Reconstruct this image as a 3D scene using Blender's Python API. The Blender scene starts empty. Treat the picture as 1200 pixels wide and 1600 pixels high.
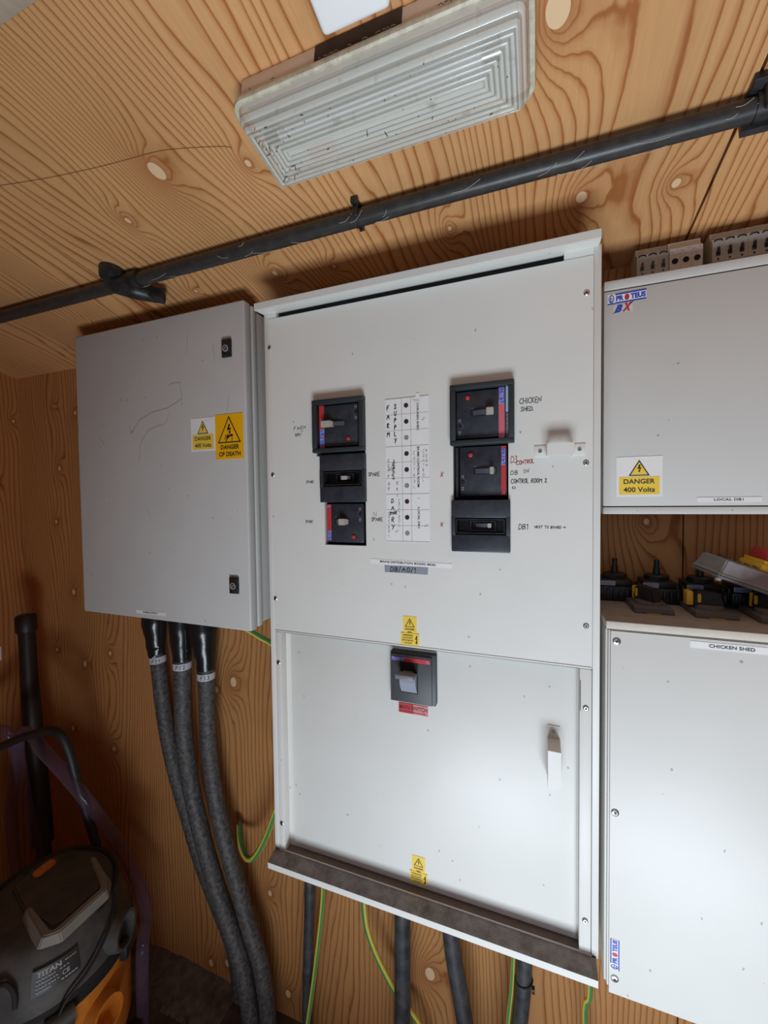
import bpy, bmesh, math, random
from mathutils import Matrix, Vector
random.seed(7)
SC = bpy.context.scene
COL = SC.collection
# ------------------------------------------------------------------ camera
cam_d = bpy.data.cameras.new('camera')
cam_d.sensor_fit = 'VERTICAL'; cam_d.sensor_height = 36.0
cam_d.lens = 637.75 * 36.0 / 1600.0
cam_d.clip_start = 0.02
cam = bpy.data.objects.new('camera', cam_d); COL.objects.link(cam)
cam.matrix_world = Matrix(((0.9364163, 0.00035722, 0.3508908, 0.0),
                           (0.350672, 0.03436848, -0.9358675, -0.8),
                           (-0.0123939, 0.9994092, 0.03205794, 1.62),
                           (0, 0, 0, 1)))
SC.camera = cam
# ------------------------------------------------------------------ world and light
w = bpy.data.worlds.new('sky'); SC.world = w; w.use_nodes = True
bg = w.node_tree.nodes['Background']
bg.inputs[0].default_value = (0.62, 0.78, 1.0, 1); bg.inputs[1].default_value = 0.35

def area(name, loc, target, sx, sy, power, col):
    d = bpy.data.lights.new(name, 'AREA'); d.shape = 'RECTANGLE'; d.size = sx; d.size_y = sy
    d.energy = power; d.color = col
    o = bpy.data.objects.new(name, d); COL.objects.link(o); o.location = loc
    v = Vector(target) - Vector(loc)
    o.rotation_euler = v.to_track_quat('-Z', 'Y').to_euler()
    return o
# sunlit ground just outside the open door throws its light upwards; a little sky comes in above it
area('sunlit_ground', (0.08, -1.36, 0.03), (0.08, -1.30, 1.0), 1.2, 0.75, 60.0, (0.79, 0.90, 1.0))
area('sky_through_door', (0.1, -1.9, 1.2), (-0.1, 0.0, 0.9), 1.1, 1.2, 1.6, (0.72, 0.85, 1.0))
SC.view_settings.view_transform = 'Standard'
SC.view_settings.look = 'None'
SC.view_settings.gamma = 1.0
SC.view_settings.use_curve_mapping = False
SC.view_settings.exposure = 0.1
try:
    SC.cycles.use_denoising = True
    SC.cycles.max_bounces = 10; SC.cycles.diffuse_bounces = 6
    SC.cycles.transparent_max_bounces = 12
except Exception:
    pass

# ------------------------------------------------------------------ materials
MATS = {}
def nn(nt, kind, **kw):
    n = nt.nodes.new(kind)
    for k, v in kw.items(): setattr(n, k, v)
    return n
def plain(name, col, rough=0.5, metal=0.0, spec=0.5, vary=0.0, vscale=30.0, dust=None, dustamt=0.0, dscale=18.0,
          bump=0.0, bscale=200.0, trans=0.0, alpha=1.0, ior=1.45):
    """procedural principled material; vary = tone mottling, dust = colour of dry dust lying on it"""
    if name in MATS: return MATS[name]
    m = bpy.data.materials.new(name); m.use_nodes = True; nt = m.node_tree
    b = nt.nodes['Principled BSDF']
    b.inputs['Roughness'].default_value = rough; b.inputs['Metallic'].default_value = metal
    b.inputs['Specular IOR Level'].default_value = spec; b.inputs['IOR'].default_value = ior
    b.inputs['Transmission Weight'].default_value = trans; b.inputs['Alpha'].default_value = alpha
    geo = nn(nt, 'ShaderNodeNewGeometry')
    no = nn(nt, 'ShaderNodeTexNoise'); no.inputs['Scale'].default_value = vscale; no.inputs['Detail'].default_value = 5
    nt.links.new(geo.outputs['Position'], no.inputs['Vector'])
    mx = nn(nt, 'ShaderNodeMix', data_type='RGBA')
    mx.inputs[6].default_value = tuple(c * (1 - vary) for c in col) + (1,)
    mx.inputs[7].default_value = tuple(min(1, c * (1 + vary)) for c in col) + (1,)
    nt.links.new(no.outputs['Fac'], mx.inputs[0])
    out = mx.outputs[2]
    if dust:
        n2 = nn(nt, 'ShaderNodeTexNoise'); n2.inputs['Scale'].default_value = dscale; n2.inputs['Detail'].default_value = 8
        n2.inputs['Roughness'].default_value = 0.65
        nt.links.new(geo.outputs['Position'], n2.inputs['Vector'])
        mr = nn(nt, 'ShaderNodeMapRange'); mr.inputs[1].default_value = 0.40; mr.inputs[2].default_value = 0.68
        mr.inputs[3].default_value = 0; mr.inputs[4].default_value = dustamt
        nt.links.new(n2.outputs['Fac'], mr.inputs[0])
        m2 = nn(nt, 'ShaderNodeMix', data_type='RGBA')
        nt.links.new(mr.outputs[0], m2.inputs[0]); nt.links.new(out, m2.inputs[6])
        m2.inputs[7].default_value = dust + (1,)
        out = m2.outputs[2]
    nt.links.new(out, b.inputs['Base Color'])
    if bump:
        n3 = nn(nt, 'ShaderNodeTexNoise'); n3.inputs['Scale'].default_value = bscale
        nt.links.new(geo.outputs['Position'], n3.inputs['Vector'])
        bp = nn(nt, 'ShaderNodeBump'); bp.inputs['Strength'].default_value = bump; bp.inputs['Distance'].default_value = 0.001
        nt.links.new(n3.outputs['Fac'], bp.inputs['Height']); nt.links.new(bp.outputs[0], b.inputs['Normal'])
    MATS[name] = m
    return m

def paint(name, col, speck=0.5, smudge=0.05, rough=0.42):
    """powder coated sheet steel with specks, short scuffs and faint smudges"""
    if name in MATS: return MATS[name]
    m = bpy.data.materials.new(name); m.use_nodes = True; nt = m.node_tree
    b = nt.nodes['Principled BSDF']; b.inputs['Roughness'].default_value = rough
    b.inputs['Specular IOR Level'].default_value = 0.35
    geo = nn(nt, 'ShaderNodeNewGeometry')
    n1 = nn(nt, 'ShaderNodeTexNoise'); n1.inputs['Scale'].default_value = 7; n1.inputs['Detail'].default_value = 6
    nt.links.new(geo.outputs['Position'], n1.inputs['Vector'])
    mx = nn(nt, 'ShaderNodeMix', data_type='RGBA')
    mx.inputs[6].default_value = tuple(c * (1 - smudge) for c in col) + (1,)
    mx.inputs[7].default_value = tuple(min(1, c * (1 + smudge)) for c in col) + (1,)
    nt.links.new(n1.outputs['Fac'], mx.inputs[0])
    # specks: small voronoi cells of random presence
    vo = nn(nt, 'ShaderNodeTexVoronoi'); vo.inputs['Scale'].default_value = 40
    mp = nn(nt, 'ShaderNodeMapping'); mp.inputs['Scale'].default_value = (1.0, 1.0, 0.7); mp.inputs['Rotation'].default_value = (0.3, 0.5, 0.2)
    dn = nn(nt, 'ShaderNodeTexNoise'); dn.inputs['Scale'].default_value = 220
    ad = nn(nt, 'ShaderNodeVectorMath', operation='MULTIPLY_ADD'); ad.inputs[1].default_value = (0.006,) * 3
    nt.links.new(geo.outputs['Position'], dn.inputs['Vector'])
    nt.links.new(dn.outputs['Color'], ad.inputs[0]); nt.links.new(geo.outputs['Position'], ad.inputs[2])
    nt.links.new(ad.outputs[0], mp.inputs['Vector']); nt.links.new(mp.outputs[0], vo.inputs['Vector'])
    lt = nn(nt, 'ShaderNodeMath', operation='LESS_THAN'); lt.inputs[1].default_value = 0.075
    nt.links.new(vo.outputs['Distance'], lt.inputs[0])
    sp = nn(nt, 'ShaderNodeSeparateColor'); nt.links.new(vo.outputs['Color'], sp.inputs[0])
    gt = nn(nt, 'ShaderNodeMath', operation='GREATER_THAN'); gt.inputs[1].default_value = 0.74
    nt.links.new(sp.outputs[0], gt.inputs[0])
    mu = nn(nt, 'ShaderNodeMath', operation='MULTIPLY'); nt.links.new(lt.outputs[0], mu.inputs[0]); nt.links.new(gt.outputs[0], mu.inputs[1])
    mu2 = nn(nt, 'ShaderNodeMath', operation='MULTIPLY'); nt.links.new(mu.outputs[0], mu2.inputs[0]); mu2.inputs[1].default_value = speck
    m2 = nn(nt, 'ShaderNodeMix', data_type='RGBA'); nt.links.new(mu2.outputs[0], m2.inputs[0])
    nt.links.new(mx.outputs[2], m2.inputs[6]); m2.inputs[7].default_value = (0.08, 0.065, 0.05, 1)
    nt.links.new(m2.outputs[2], b.inputs['Base Color'])
    n3 = nn(nt, 'ShaderNodeTexNoise'); n3.inputs['Scale'].default_value = 420
    nt.links.new(geo.outputs['Position'], n3.inputs['Vector'])
    n4 = nn(nt, 'ShaderNodeTexNoise'); n4.inputs['Scale'].default_value = 5; n4.inputs['Detail'].default_value = 1
    nt.links.new(geo.outputs['Position'], n4.inputs['Vector'])
    b0 = nn(nt, 'ShaderNodeBump'); b0.inputs['Strength'].default_value = 0.25; b0.inputs['Distance'].default_value = 0.004
    nt.links.new(n4.outputs['Fac'], b0.inputs['Height'])
    bp = nn(nt, 'ShaderNodeBump'); bp.inputs['Strength'].default_value = 0.05; bp.inputs['Distance'].default_value = 0.0004
    nt.links.new(n3.outputs['Fac'], bp.inputs['Height']); nt.links.new(b0.outputs[0], bp.inputs['Normal'])
    nt.links.new(bp.outputs[0], b.inputs['Normal'])
    MATS[name] = m
    return m

def wood(name, axes, knots, freq=34.0, amp=16.0, light=(0.56, 0.31, 0.135), dark=(0.30, 0.115, 0.035), seed=0.0, ns=(3.2, 0.55)):
    """rotary cut softwood plywood: latewood lines are contours of a stretched height field; knots bend them"""
    m = bpy.data.materials.new(name); m.use_nodes = True; nt = m.node_tree; L = nt.links
    b = nt.nodes['Principled BSDF']; b.inputs['Roughness'].default_value = 0.62; b.inputs['Specular IOR Level'].default_value = 0.25
    geo = nn(nt, 'ShaderNodeNewGeometry'); sep = nn(nt, 'ShaderNodeSeparateXYZ'); L.new(geo.outputs['Position'], sep.inputs[0])
    com = nn(nt, 'ShaderNodeCombineXYZ')
    L.new(sep.outputs[axes[0]], com.inputs[0]); L.new(sep.outputs[axes[1]], com.inputs[1]); com.inputs[2].default_value = seed
    base = com.outputs[0]
    def noise(sx, sy, scale, det, dist=0.0):
        mp = nn(nt, 'ShaderNodeVectorMath', operation='MULTIPLY'); mp.inputs[1].default_value = (sx, sy, 1)
        L.new(base, mp.inputs[0])
        no = nn(nt, 'ShaderNodeTexNoise'); no.inputs['Scale'].default_value = scale; no.inputs['Detail'].default_value = det
        no.inputs['Distortion'].default_value = dist
        L.new(mp.outputs[0], no.inputs['Vector']); return no.outputs['Fac']
    def math_(op, a, bb=None, c=None):
        n = nn(nt, 'ShaderNodeMath', operation=op)
        for i, v in enumerate((a, bb, c)):
            if v is None: continue
            if isinstance(v, (int, float)): n.inputs[i].default_value = v
            else: L.new(v, n.inputs[i])
        return n.outputs[0]
    n_big = noise(ns[0], ns[1], 1.0, 1.2, 0.25)
    n_mid = noise(11, 1.5, 1.0, 2, 0.15)
    n_fine = noise(70, 9, 1.0, 2)
    h = math_('MULTIPLY', sep.outputs[axes[0]], freq)
    h = math_('MULTIPLY_ADD', n_big, amp, h)
    h = math_('MULTIPLY_ADD', n_mid, 3.4, h)
    h = math_('MULTIPLY_ADD', n_fine, 0.32, h)
    plug = None; halo = None
    wob = nn(nt, 'ShaderNodeVectorMath', operation='MULTIPLY_ADD')
    wn = nn(nt, 'ShaderNodeTexNoise'); wn.inputs['Scale'].default_value = 22; L.new(base, wn.inputs['Vector'])
    L.new(wn.outputs['Color'], wob.inputs[0]); wob.inputs[1].default_value = (0.012, 0.012, 0); L.new(base, wob.inputs[2])
    for (u, v, a, bb, r) in knots:
        sb = nn(nt, 'ShaderNodeVectorMath', operation='SUBTRACT'); L.new(wob.outputs[0], sb.inputs[0])
        sb.inputs[1].default_value = (u + 0.006, v + 0.006, seed)
        sc = nn(nt, 'ShaderNodeVectorMath', operation='MULTIPLY'); L.new(sb.outputs[0], sc.inputs[0]); sc.inputs[1].default_value = (1 / 0.032, 1 / 0.05, 0)
        dt = nn(nt, 'ShaderNodeVectorMath', operation='LENGTH'); L.new(sc.outputs[0], dt.inputs[0])
        e = math_('EXPONENT', math_('MULTIPLY', dt.outputs['Value'], -1.0 / max(0.3, a)))
        h = math_('MULTIPLY_ADD', e, bb * 0.8, h)
        sb2 = nn(nt, 'ShaderNodeVectorMath', operation='SUBTRACT'); L.new(base, sb2.inputs[0]); sb2.inputs[1].default_value = (u, v, seed)
        sc2 = nn(nt, 'ShaderNodeVectorMath', operation='MULTIPLY'); L.new(sb2.outputs[0], sc2.inputs[0]); sc2.inputs[1].default_value = (1 / r, 1 / (r * 1.35), 0)
        d2 = nn(nt, 'ShaderNodeVectorMath', operation='LENGTH'); L.new(sc2.outputs[0], d2.inputs[0])
        dv = d2.outputs['Value']
        p = math_('LESS_THAN', dv, 1.0)
        q = math_('EXPONENT', math_('MULTIPLY', dv, -0.42))
        plug = p if plug is None else math_('MAXIMUM', plug, p)
        halo = q if halo is None else math_('MAXIMUM', halo, q)
    fr = math_('FRACT', h)
    cr = nn(nt, 'ShaderNodeValToRGB'); L.new(fr, cr.inputs[0])
    el = cr.color_ramp.elements
    lt = light; mid = tuple(l * 0.62 + d * 0.38 for l, d in zip(light, dark))
    el[0].position = 0.0; el[0].color = tuple(l * 0.8 + d * 0.2 for l, d in zip(light, dark)) + (1,)
    el[1].position = 1.0; el[1].color = tuple(l * 0.75 + d * 0.25 for l, d in zip(light, dark)) + (1,)
    for pos, c in ((0.14, lt), (0.55, lt), (0.80, mid), (0.90, dark), (0.95, dark)):
        e = el.new(pos); e.color = tuple(c) + (1,)
    # broad tone patches, fine pores along the grain
    tone = noise(3.0, 0.8, 1.3, 3)
    hs = nn(nt, 'ShaderNodeHueSaturation'); L.new(cr.outputs[0], hs.inputs['Color'])
    L.new(math_('MULTIPLY_ADD', tone, 0.5, 0.75), hs.inputs['Value'])
    pore = noise(260, 14, 1.0, 3)
    hs2 = nn(nt, 'ShaderNodeHueSaturation'); L.new(hs.outputs[0], hs2.inputs['Color'])
    L.new(math_('MULTIPLY_ADD', pore, 0.24, 0.88), hs2.inputs['Value'])
    col = hs2.outputs[0]
    if halo is not None:
        m1 = nn(nt, 'ShaderNodeMix', data_type='RGBA'); L.new(math_('MULTIPLY', halo, 0.9), m1.inputs[0]); L.new(col, m1.inputs[6])
        m1.inputs[7].default_value = (dark[0] * 0.85, dark[1] * 0.75, dark[2] * 0.7, 1)
        m2 = nn(nt, 'ShaderNodeMix', data_type='RGBA'); L.new(plug, m2.inputs[0]); L.new(m1.outputs[2], m2.inputs[6])
        m2.inputs[7].default_value = (0.72, 0.50, 0.29, 1)
        col = m2.outputs[2]
    L.new(col, b.inputs['Base Color'])
    bp = nn(nt, 'ShaderNodeBump'); bp.inputs['Strength'].default_value = 0.25; bp.inputs['Distance'].default_value = 0.0006
    L.new(pore, bp.inputs['Height']); L.new(bp.outputs[0], b.inputs['Normal'])
    MATS[name] = m
    return m

K = 1.0
CEIL_KN = [(-0.631, -0.243, 1.1, 11, 0.012), (0.024, -0.246, 1.3, 12, 0.014), (0.075, 0.031, 0.9, 8, 0.0085), (0.224, 0.05, 0.7, 6, 0.0065),
           (-0.581, 0.034, 0.8, 8, 0.0055), (-0.783, -0.182, 0.7, 7, 0.005), (-0.435, 0.054, 0.6, 5, 0.004),
           (-0.163, 0.029, 0.8, 7, 0.004), (-0.819, 0.03, 0.5, 4, 0.0035), (-0.465, -0.205, 0.6, 5, 0.0045),
           (0.17, -0.42, 0.9, 8, 0.006), (-1.25, 0.10, 0.8, 7, 0.005)]
WALL_KN = [(-0.914, 1.037, 1.1, 10, 0.0115), (-0.985, 1.001, 0.6, 5, 0.0075), (-1.618, 1.004, 0.9, 7, 0.009), (-1.479, 1.061, 0.7, 6, 0.006),
           (-1.78, 1.04, 0.5, 4, 0.005), (-1.702, 0.737, 0.8, 6, 0.008), (-1.476, 0.702, 0.8, 6, 0.007), (-0.273, 0.326, 1.2, 10, 0.013),
           (-0.791, 0.378, 0.8, 6, 0.007), (-0.731, 0.073, 0.7, 5, 0.009), (-0.969, 0.077, 0.5, 4, 0.009), (-1.038, 0.05, 0.5, 4, 0.009),
           (0.225, 1.563, 0.9, 7, 0.005), (-1.74, 1.992, 0.5, 4, 0.0035), (-1.624, 1.957, 0.6, 5, 0.006), (-1.724, 1.753, 0.6, 5, 0.007),
           (-1.669, 1.277, 0.7, 6, 0.008), (-1.755, 1.547, 0.5, 4, 0.006)]
M_CEIL = wood('larch_plywood_ceiling', (0, 1), CEIL_KN, freq=58, amp=24, light=(0.61, 0.325, 0.135), dark=(0.36, 0.125, 0.034), seed=3.3, ns=(3.2, 0.7))
M_WALL = wood('larch_plywood_wall', (0, 2), WALL_KN, freq=70, amp=26, light=(0.52, 0.25, 0.09), dark=(0.29, 0.10, 0.024), seed=8.1, ns=(2.6, 0.34))
M_SIDE = wood('larch_plywood_side', (1, 2), [(0.22, 1.949, .5, 4, .004), (0.15, 1.70, .6, 5, .005)], freq=62, amp=24,
              light=(0.46, 0.19, 0.062), dark=(0.27, 0.08, 0.02), seed=1.7, ns=(2.6, 0.34))
M_PANEL = paint('grey_panel_paint', (0.71, 0.70, 0.655))
M_BOX = paint('grey_box_paint', (0.585, 0.57, 0.535))
M_DOOR = paint('grey_door_paint', (0.56, 0.55, 0.53), speck=0.5, smudge=0.06)
M_TRAY = plain('dust_covered_tray', (0.30, 0.285, 0.27), 0.85, vary=0.2, vscale=25, dust=(0.12, 0.105, 0.09), dustamt=0.85, dscale=40)
M_LEDGE = plain('brown_dust_ledge', (0.17, 0.135, 0.115), 0.9, vary=0.25, vscale=70)
M_GAP = plain('dark_gap', (0.01, 0.01, 0.012), 0.9)
M_BREAK = plain('charcoal_plastic', (0.022, 0.026, 0.034), 0.42, vary=0.25, vscale=60, dust=(0.10, 0.10, 0.11), dustamt=0.25, dscale=45)
M_BEZEL = plain('dark_grey_bezel', (0.026, 0.032, 0.036), 0.5, vary=0.2)
M_RED = plain('signal_red', (0.50, 0.035, 0.04), 0.5)
M_PINKRED = plain('faded_red', (0.62, 0.13, 0.17), 0.5)
M_BLUE = plain('logo_blue', (0.03, 0.06, 0.42), 0.45)
M_LBLUE = plain('logo_pale_blue', (0.30, 0.48, 0.85), 0.45)
M_WHITE = plain('white_print', (0.82, 0.82, 0.82), 0.5)
M_CARD = plain('white_card', (0.80, 0.79, 0.77), 0.6, vary=0.03)
M_INK = plain('black_ink', (0.02, 0.02, 0.024), 0.6)
M_PEN = plain('pen_ink', (0.035, 0.035, 0.042), 0.6)
M_FAINT = plain('faint_pen_ink', (0.40, 0.40, 0.40), 0.6)
M_REDPEN = plain('red_pen_ink', (0.55, 0.05, 0.03), 0.6)
M_YEL = plain('warning_yellow', (0.86, 0.60, 0.07), 0.45)
M_AMB = plain('warning_amber', (0.90, 0.46, 0.005), 0.4)
M_TOG = plain('beige_toggle', (0.42, 0.39, 0.34), 0.5, vary=0.2, vscale=120)
M_DRUM = plain('grey_drum', (0.27, 0.28, 0.34), 0.35)
M_SLOTG = plain('slot_grey', (0.07, 0.075, 0.095), 0.35)
M_STEEL = plain('zinc_steel', (0.55, 0.54, 0.52), 0.3, metal=1.0)
M_ZBRK = plain('zinc_bracket', (0.50, 0.50, 0.52), 0.45, metal=0.6)
M_BLACK = plain('black_plastic', (0.012, 0.012, 0.013), 0.4, dust=(0.09, 0.085, 0.08), dustamt=0.3, dscale=60)
M_PIPE = plain('black_conduit_plastic', (0.028, 0.027, 0.027), 0.38, vary=0.3, vscale=15, dust=(0.075, 0.065, 0.055), dustamt=0.4, dscale=60)
M_CABLE = plain('dusty_cable_sheath', (0.035, 0.035, 0.037), 0.6, vary=0.4, vscale=60, dust=(0.15, 0.135, 0.125), dustamt=0.8, dscale=100, bump=0.5, bscale=120)
M_CABLE2 = plain('clean_cable_sheath', (0.03, 0.031, 0.034), 0.45, vary=0.3, vscale=40, dust=(0.10, 0.10, 0.10), dustamt=0.5, dscale=40)
M_BOOT = plain('heat_shrink_boot', (0.012, 0.012, 0.013), 0.25, bump=0.8, bscale=45)
M_TAPE = plain('pale_tape', (0.52, 0.53, 0.56), 0.4)
M_GTAPE = plain('grey_tape', (0.27, 0.29, 0.34), 0.4, vary=0.08)
M_GREEN = plain('earth_green', (0.06, 0.24, 0.07), 0.4)
M_EYEL = plain('earth_yellow', (0.70, 0.55, 0.08), 0.4)
M_LENSW = plain('light_body_plastic', (0.78, 0.68, 0.58), 0.6, vary=0.15, vscale=40)
M_RIM = plain('light_rim_plastic', (0.62, 0.57, 0.44), 0.45, vary=0.2, vscale=60, dust=(0.22, 0.16, 0.1), dustamt=0.5, dscale=90)
M_GEAR = plain('light_gear_tray', (0.66, 0.66, 0.60), 0.5)
M_MCB = plain('light_grey_mcb', (0.46, 0.45, 0.42), 0.55, vary=0.1, vscale=60, dust=(0.30, 0.25, 0.19), dustamt=0.5, dscale=60)
M_MCBW = plain('cream_mcb', (0.60, 0.56, 0.50), 0.5, vary=0.05)
M_TOPD = plain('dusty_cabinet_top', (0.36, 0.33, 0.31), 0.85, vary=0.12, vscale=70, dust=(0.24, 0.20, 0.17), dustamt=0.5, dscale=30)
M_CREAM = plain('cream_gasket', (0.62, 0.56, 0.48), 0.7, vary=0.08, vscale=80)
M_DGREY = plain('dusty_dark_grey', (0.12, 0.12, 0.122), 0.7, vary=0.2, dust=(0.15, 0.145, 0.14), dustamt=0.5, dscale=50)
M_SGREY = plain('switch_box_grey', (0.31, 0.31, 0.325), 0.5, vary=0.1, dust=(0.16, 0.12, 0.09), dustamt=0.35, dscale=60)
M_YKNOB = plain('handle_yellow', (0.80, 0.50, 0.04), 0.4)
M_ORANGE = plain('vacuum_orange', (0.72, 0.24, 0.025), 0.45, vary=0.12, vscale=20, dust=(0.28, 0.11, 0.03), dustamt=0.5, dscale=25)
M_VHEAD = plain('vacuum_charcoal', (0.060, 0.058, 0.056), 0.6, vary=0.25, vscale=14, dust=(0.13, 0.115, 0.10), dustamt=0.6, dscale=14)
M_VBLACK = plain('vacuum_black', (0.020, 0.020, 0.021), 0.5, vary=0.2)
M_VGREY = plain('vacuum_handle_grey', (0.24, 0.225, 0.20), 0.55, vary=0.15)
M_HOSE = bpy.data.materials.new('clear_hose_plastic'); M_HOSE.use_nodes = True; nt = M_HOSE.node_tree
b_ = nt.nodes['Principled BSDF']; b_.inputs['Base Color'].default_value = (0.20, 0.15, 0.21, 1); b_.inputs['Roughness'].default_value = .12
tr_ = nn(nt, 'ShaderNodeBsdfTransparent'); tr_.inputs[0].default_value = (0.90, 0.84, 0.90, 1)
lw_ = nn(nt, 'ShaderNodeLayerWeight'); lw_.inputs[0].default_value = .35
ma_ = nn(nt, 'ShaderNodeMath', operation='MULTIPLY_ADD'); ma_.inputs[1].default_value = .55; ma_.inputs[2].default_value = .16
nt.links.new(lw_.outputs['Facing'], ma_.inputs[0]); mx_ = nn(nt, 'ShaderNodeMixShader'); nt.links.new(ma_.outputs[0], mx_.inputs[0])
nt.links.new(tr_.outputs[0], mx_.inputs[1]); nt.links.new(b_.outputs[0], mx_.inputs[2]); nt.links.new(mx_.outputs[0], nt.nodes['Material Output'].inputs[0])
M_BROWNP = plain('dirty_brown_pipe', (0.018, 0.011, 0.010), 0.5, vary=0.3)
M_FLOOR = plain('dirty_floor', (0.085, 0.055, 0.04), 0.9, vary=0.4, vscale=12, dust=(0.20, 0.17, 0.15), dustamt=0.6, dscale=9, bump=0.6, bscale=60)
M_BATTEN = plain('weathered_batten', (0.36, 0.28, 0.20), 0.7, vary=0.25, vscale=50)
M_WEB = plain('cobweb_silk', (0.50, 0.44, 0.36), 0.8)
M_DIRT = plain('dead_debris', (0.10, 0.07, 0.045), 0.9, vary=0.4)

# ------------------------------------------------------------------ geometry helpers
class G:
    """collects world space shapes into one mesh"""
    def __init__(s, T=None): s.bm = bmesh.new(); s.T = T; s.mi = 0
    def _fin(s, verts, faces):
        if s.T is not None:
            for v in verts: v.co = s.T @ v.co
        for f in faces: f.material_index = s.mi
    def box(s, x0, x1, y0, y1, z0, z1, bev=0.0, seg=2, M=None):
        r = bmesh.ops.create_cube(s.bm, size=1.0); vs = r['verts']
        for v in vs:
            v.co = Vector(((x0 + x1) / 2 + v.co.x * (x1 - x0), (y0 + y1) / 2 + v.co.y * (y1 - y0), (z0 + z1) / 2 + v.co.z * (z1 - z0)))
        fs = list({f for v in vs for f in v.link_faces})
        if bev > 0:
            es = list({e for v in vs for e in v.link_edges})
            rr = bmesh.ops.bevel(s.bm, geom=es, offset=bev, segments=seg, affect='EDGES', profile=0.5)
            vs = list({v for f in rr['faces'] for v in f.verts} | {v for v in vs if v.is_valid})
            fs = list({f for v in vs for f in v.link_faces})
        if M is not None:
            for v in vs: v.co = M @ v.co
        s._fin(vs, fs); return s
    def mesh(s, pts, faces):
        vs = [s.bm.verts.new(p) for p in pts]; fs = []
        for f in faces:
            try: fs.append(s.bm.faces.new([vs[i] for i in f]))
            except ValueError: pass
        s._fin(vs, fs); return s
    def tube(s, pts, r, seg=16, caps=True, smooth=True, n=10, squash=1.0):
        P = [Vector(p) for p in pts]
        R = list(r) if isinstance(r, (list, tuple)) else [r] * len(P)
        if smooth and len(P) > 2:
            Q, RR = [], []
            for i in range(len(P) - 1):
                p0 = P[max(i - 1, 0)]; p1 = P[i]; p2 = P[i + 1]; p3 = P[min(i + 2, len(P) - 1)]
                for k in range(n):
                    t = k / n
                    Q.append(0.5 * ((2 * p1) + (-p0 + p2) * t + (2 * p0 - 5 * p1 + 4 * p2 - p3) * t * t + (-p0 + 3 * p1 - 3 * p2 + p3) * t ** 3))
                    RR.append(R[i] + (R[i + 1] - R[i]) * t)
            Q.append(P[-1]); RR.append(R[-1]); P, R = Q, RR
        up = Vector((0.123, 0.31, 0.94)); rings = []; pts2 = []
        prev = None
        for i, p in enumerate(P):
            d = (P[min(i + 1, len(P) - 1)] - P[max(i - 1, 0)]).normalized()
            if prev is None:
                a = d.cross(up)
                if a.length < 1e-3: a = d.cross(Vector((1, 0, 0)))
                a.normalize()
            else:
                a = (prev - d * prev.dot(d)).normalized()
            prev = a; bvec = d.cross(a)
            for k in range(seg):
                an = 2 * math.pi * k / seg
                pts2.append(p + (a * math.cos(an) + bvec * math.sin(an) * squash) * R[i])
        fs = []
        for i in range(len(P) - 1):
            for k in range(seg):
                fs.append((i * seg + k, i * seg + (k + 1) % seg, (i + 1) * seg + (k + 1) % seg, (i + 1) * seg + k))
        if caps:
            fs.append(tuple(range(seg))[::-1]); fs.append(tuple((len(P) - 1) * seg + k for k in range(seg)))
        s.mesh(pts2, fs); return s
    def cyl(s, p0, p1, r, r2=None, seg=24): return s.tube([p0, p1], [r, r if r2 is None else r2], seg, smooth=False)
    def lathe(s, prof, c, seg=40, sx=1.0, sy=1.0, M=None):
        """prof: (radius, height) rings about the z axis at c"""
        pts, fs = [], []
        for (r, z) in prof:
            for k in range(seg):
                a = 2 * math.pi * k / seg
                v = Vector((c[0] + r * sx * math.cos(a), c[1] + r * sy * math.sin(a), c[2] + z))
                pts.append(M @ v if M is not None else v)
        for i in range(len(prof) - 1):
            for k in range(seg):
                fs.append((i * seg + k, i * seg + (k + 1) % seg, (i + 1) * seg + (k + 1) % seg, (i + 1) * seg + k))
        fs.append(tuple(range(seg))[::-1]); fs.append(tuple((len(prof) - 1) * seg + k for k in range(seg)))
        s.mesh(pts, fs); return s
    def plate(s, outline, y0, y1):
        """outline of (x, z) extruded from y0 (front) to y1"""
        n = len(outline); pts = [(x, y0, z) for x, z in outline] + [(x, y1, z) for x, z in outline]
        fs = [tuple(range(n)), tuple(range(2 * n - 1, n - 1, -1))] + [(i, i + n, (i + 1) % n + n, (i + 1) % n) for i in range(n)]
        s.mesh(pts, fs); return s
    def rplate(s, x0, x1, z0, z1, y0, y1, r, seg=5):
        o = []
        for cx, cz, a0 in ((x1 - r, z1 - r, 0), (x0 + r, z1 - r, 90), (x0 + r, z0 + r, 180), (x1 - r, z0 + r, 270)):
            for k in range(seg + 1):
                a = math.radians(a0 + 90 * k / seg); o.append((cx + r * math.cos(a), cz + r * math.sin(a)))
        return s.plate(o, y0, y1)
    def flat(s, pts2, y):
        s.mesh([(x, y, z) for x, z in pts2], [tuple(range(len(pts2)))]); return s
    def rect(s, x0, x1, z0, z1, y): return s.flat([(x0, z0), (x1, z0), (x1, z1), (x0, z1)], y)
    def disc(s, cx, cz, r, y, seg=24, rz=None):
        rz = rz or r
        return s.flat([(cx + r * math.cos(2 * math.pi * k / seg), cz + rz * math.sin(2 * math.pi * k / seg)) for k in range(seg)], y)
    def frame(s, x0, x1, z0, z1, y0, y1, t, tr=None, tb=None, tt=None):
        """rectangular ring of four bars"""
        tr = tr or t; tb = tb or t; tt = tt or t
        s.box(x0, x1, y0, y1, z1 - tt, z1); s.box(x0, x1, y0, y1, z0, z0 + tb)
        s.box(x0, x0 + t, y0, y1, z0 + tb, z1 - tt); s.box(x1 - tr, x1, y0, y1, z0 + tb, z1 - tt); return s
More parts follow.
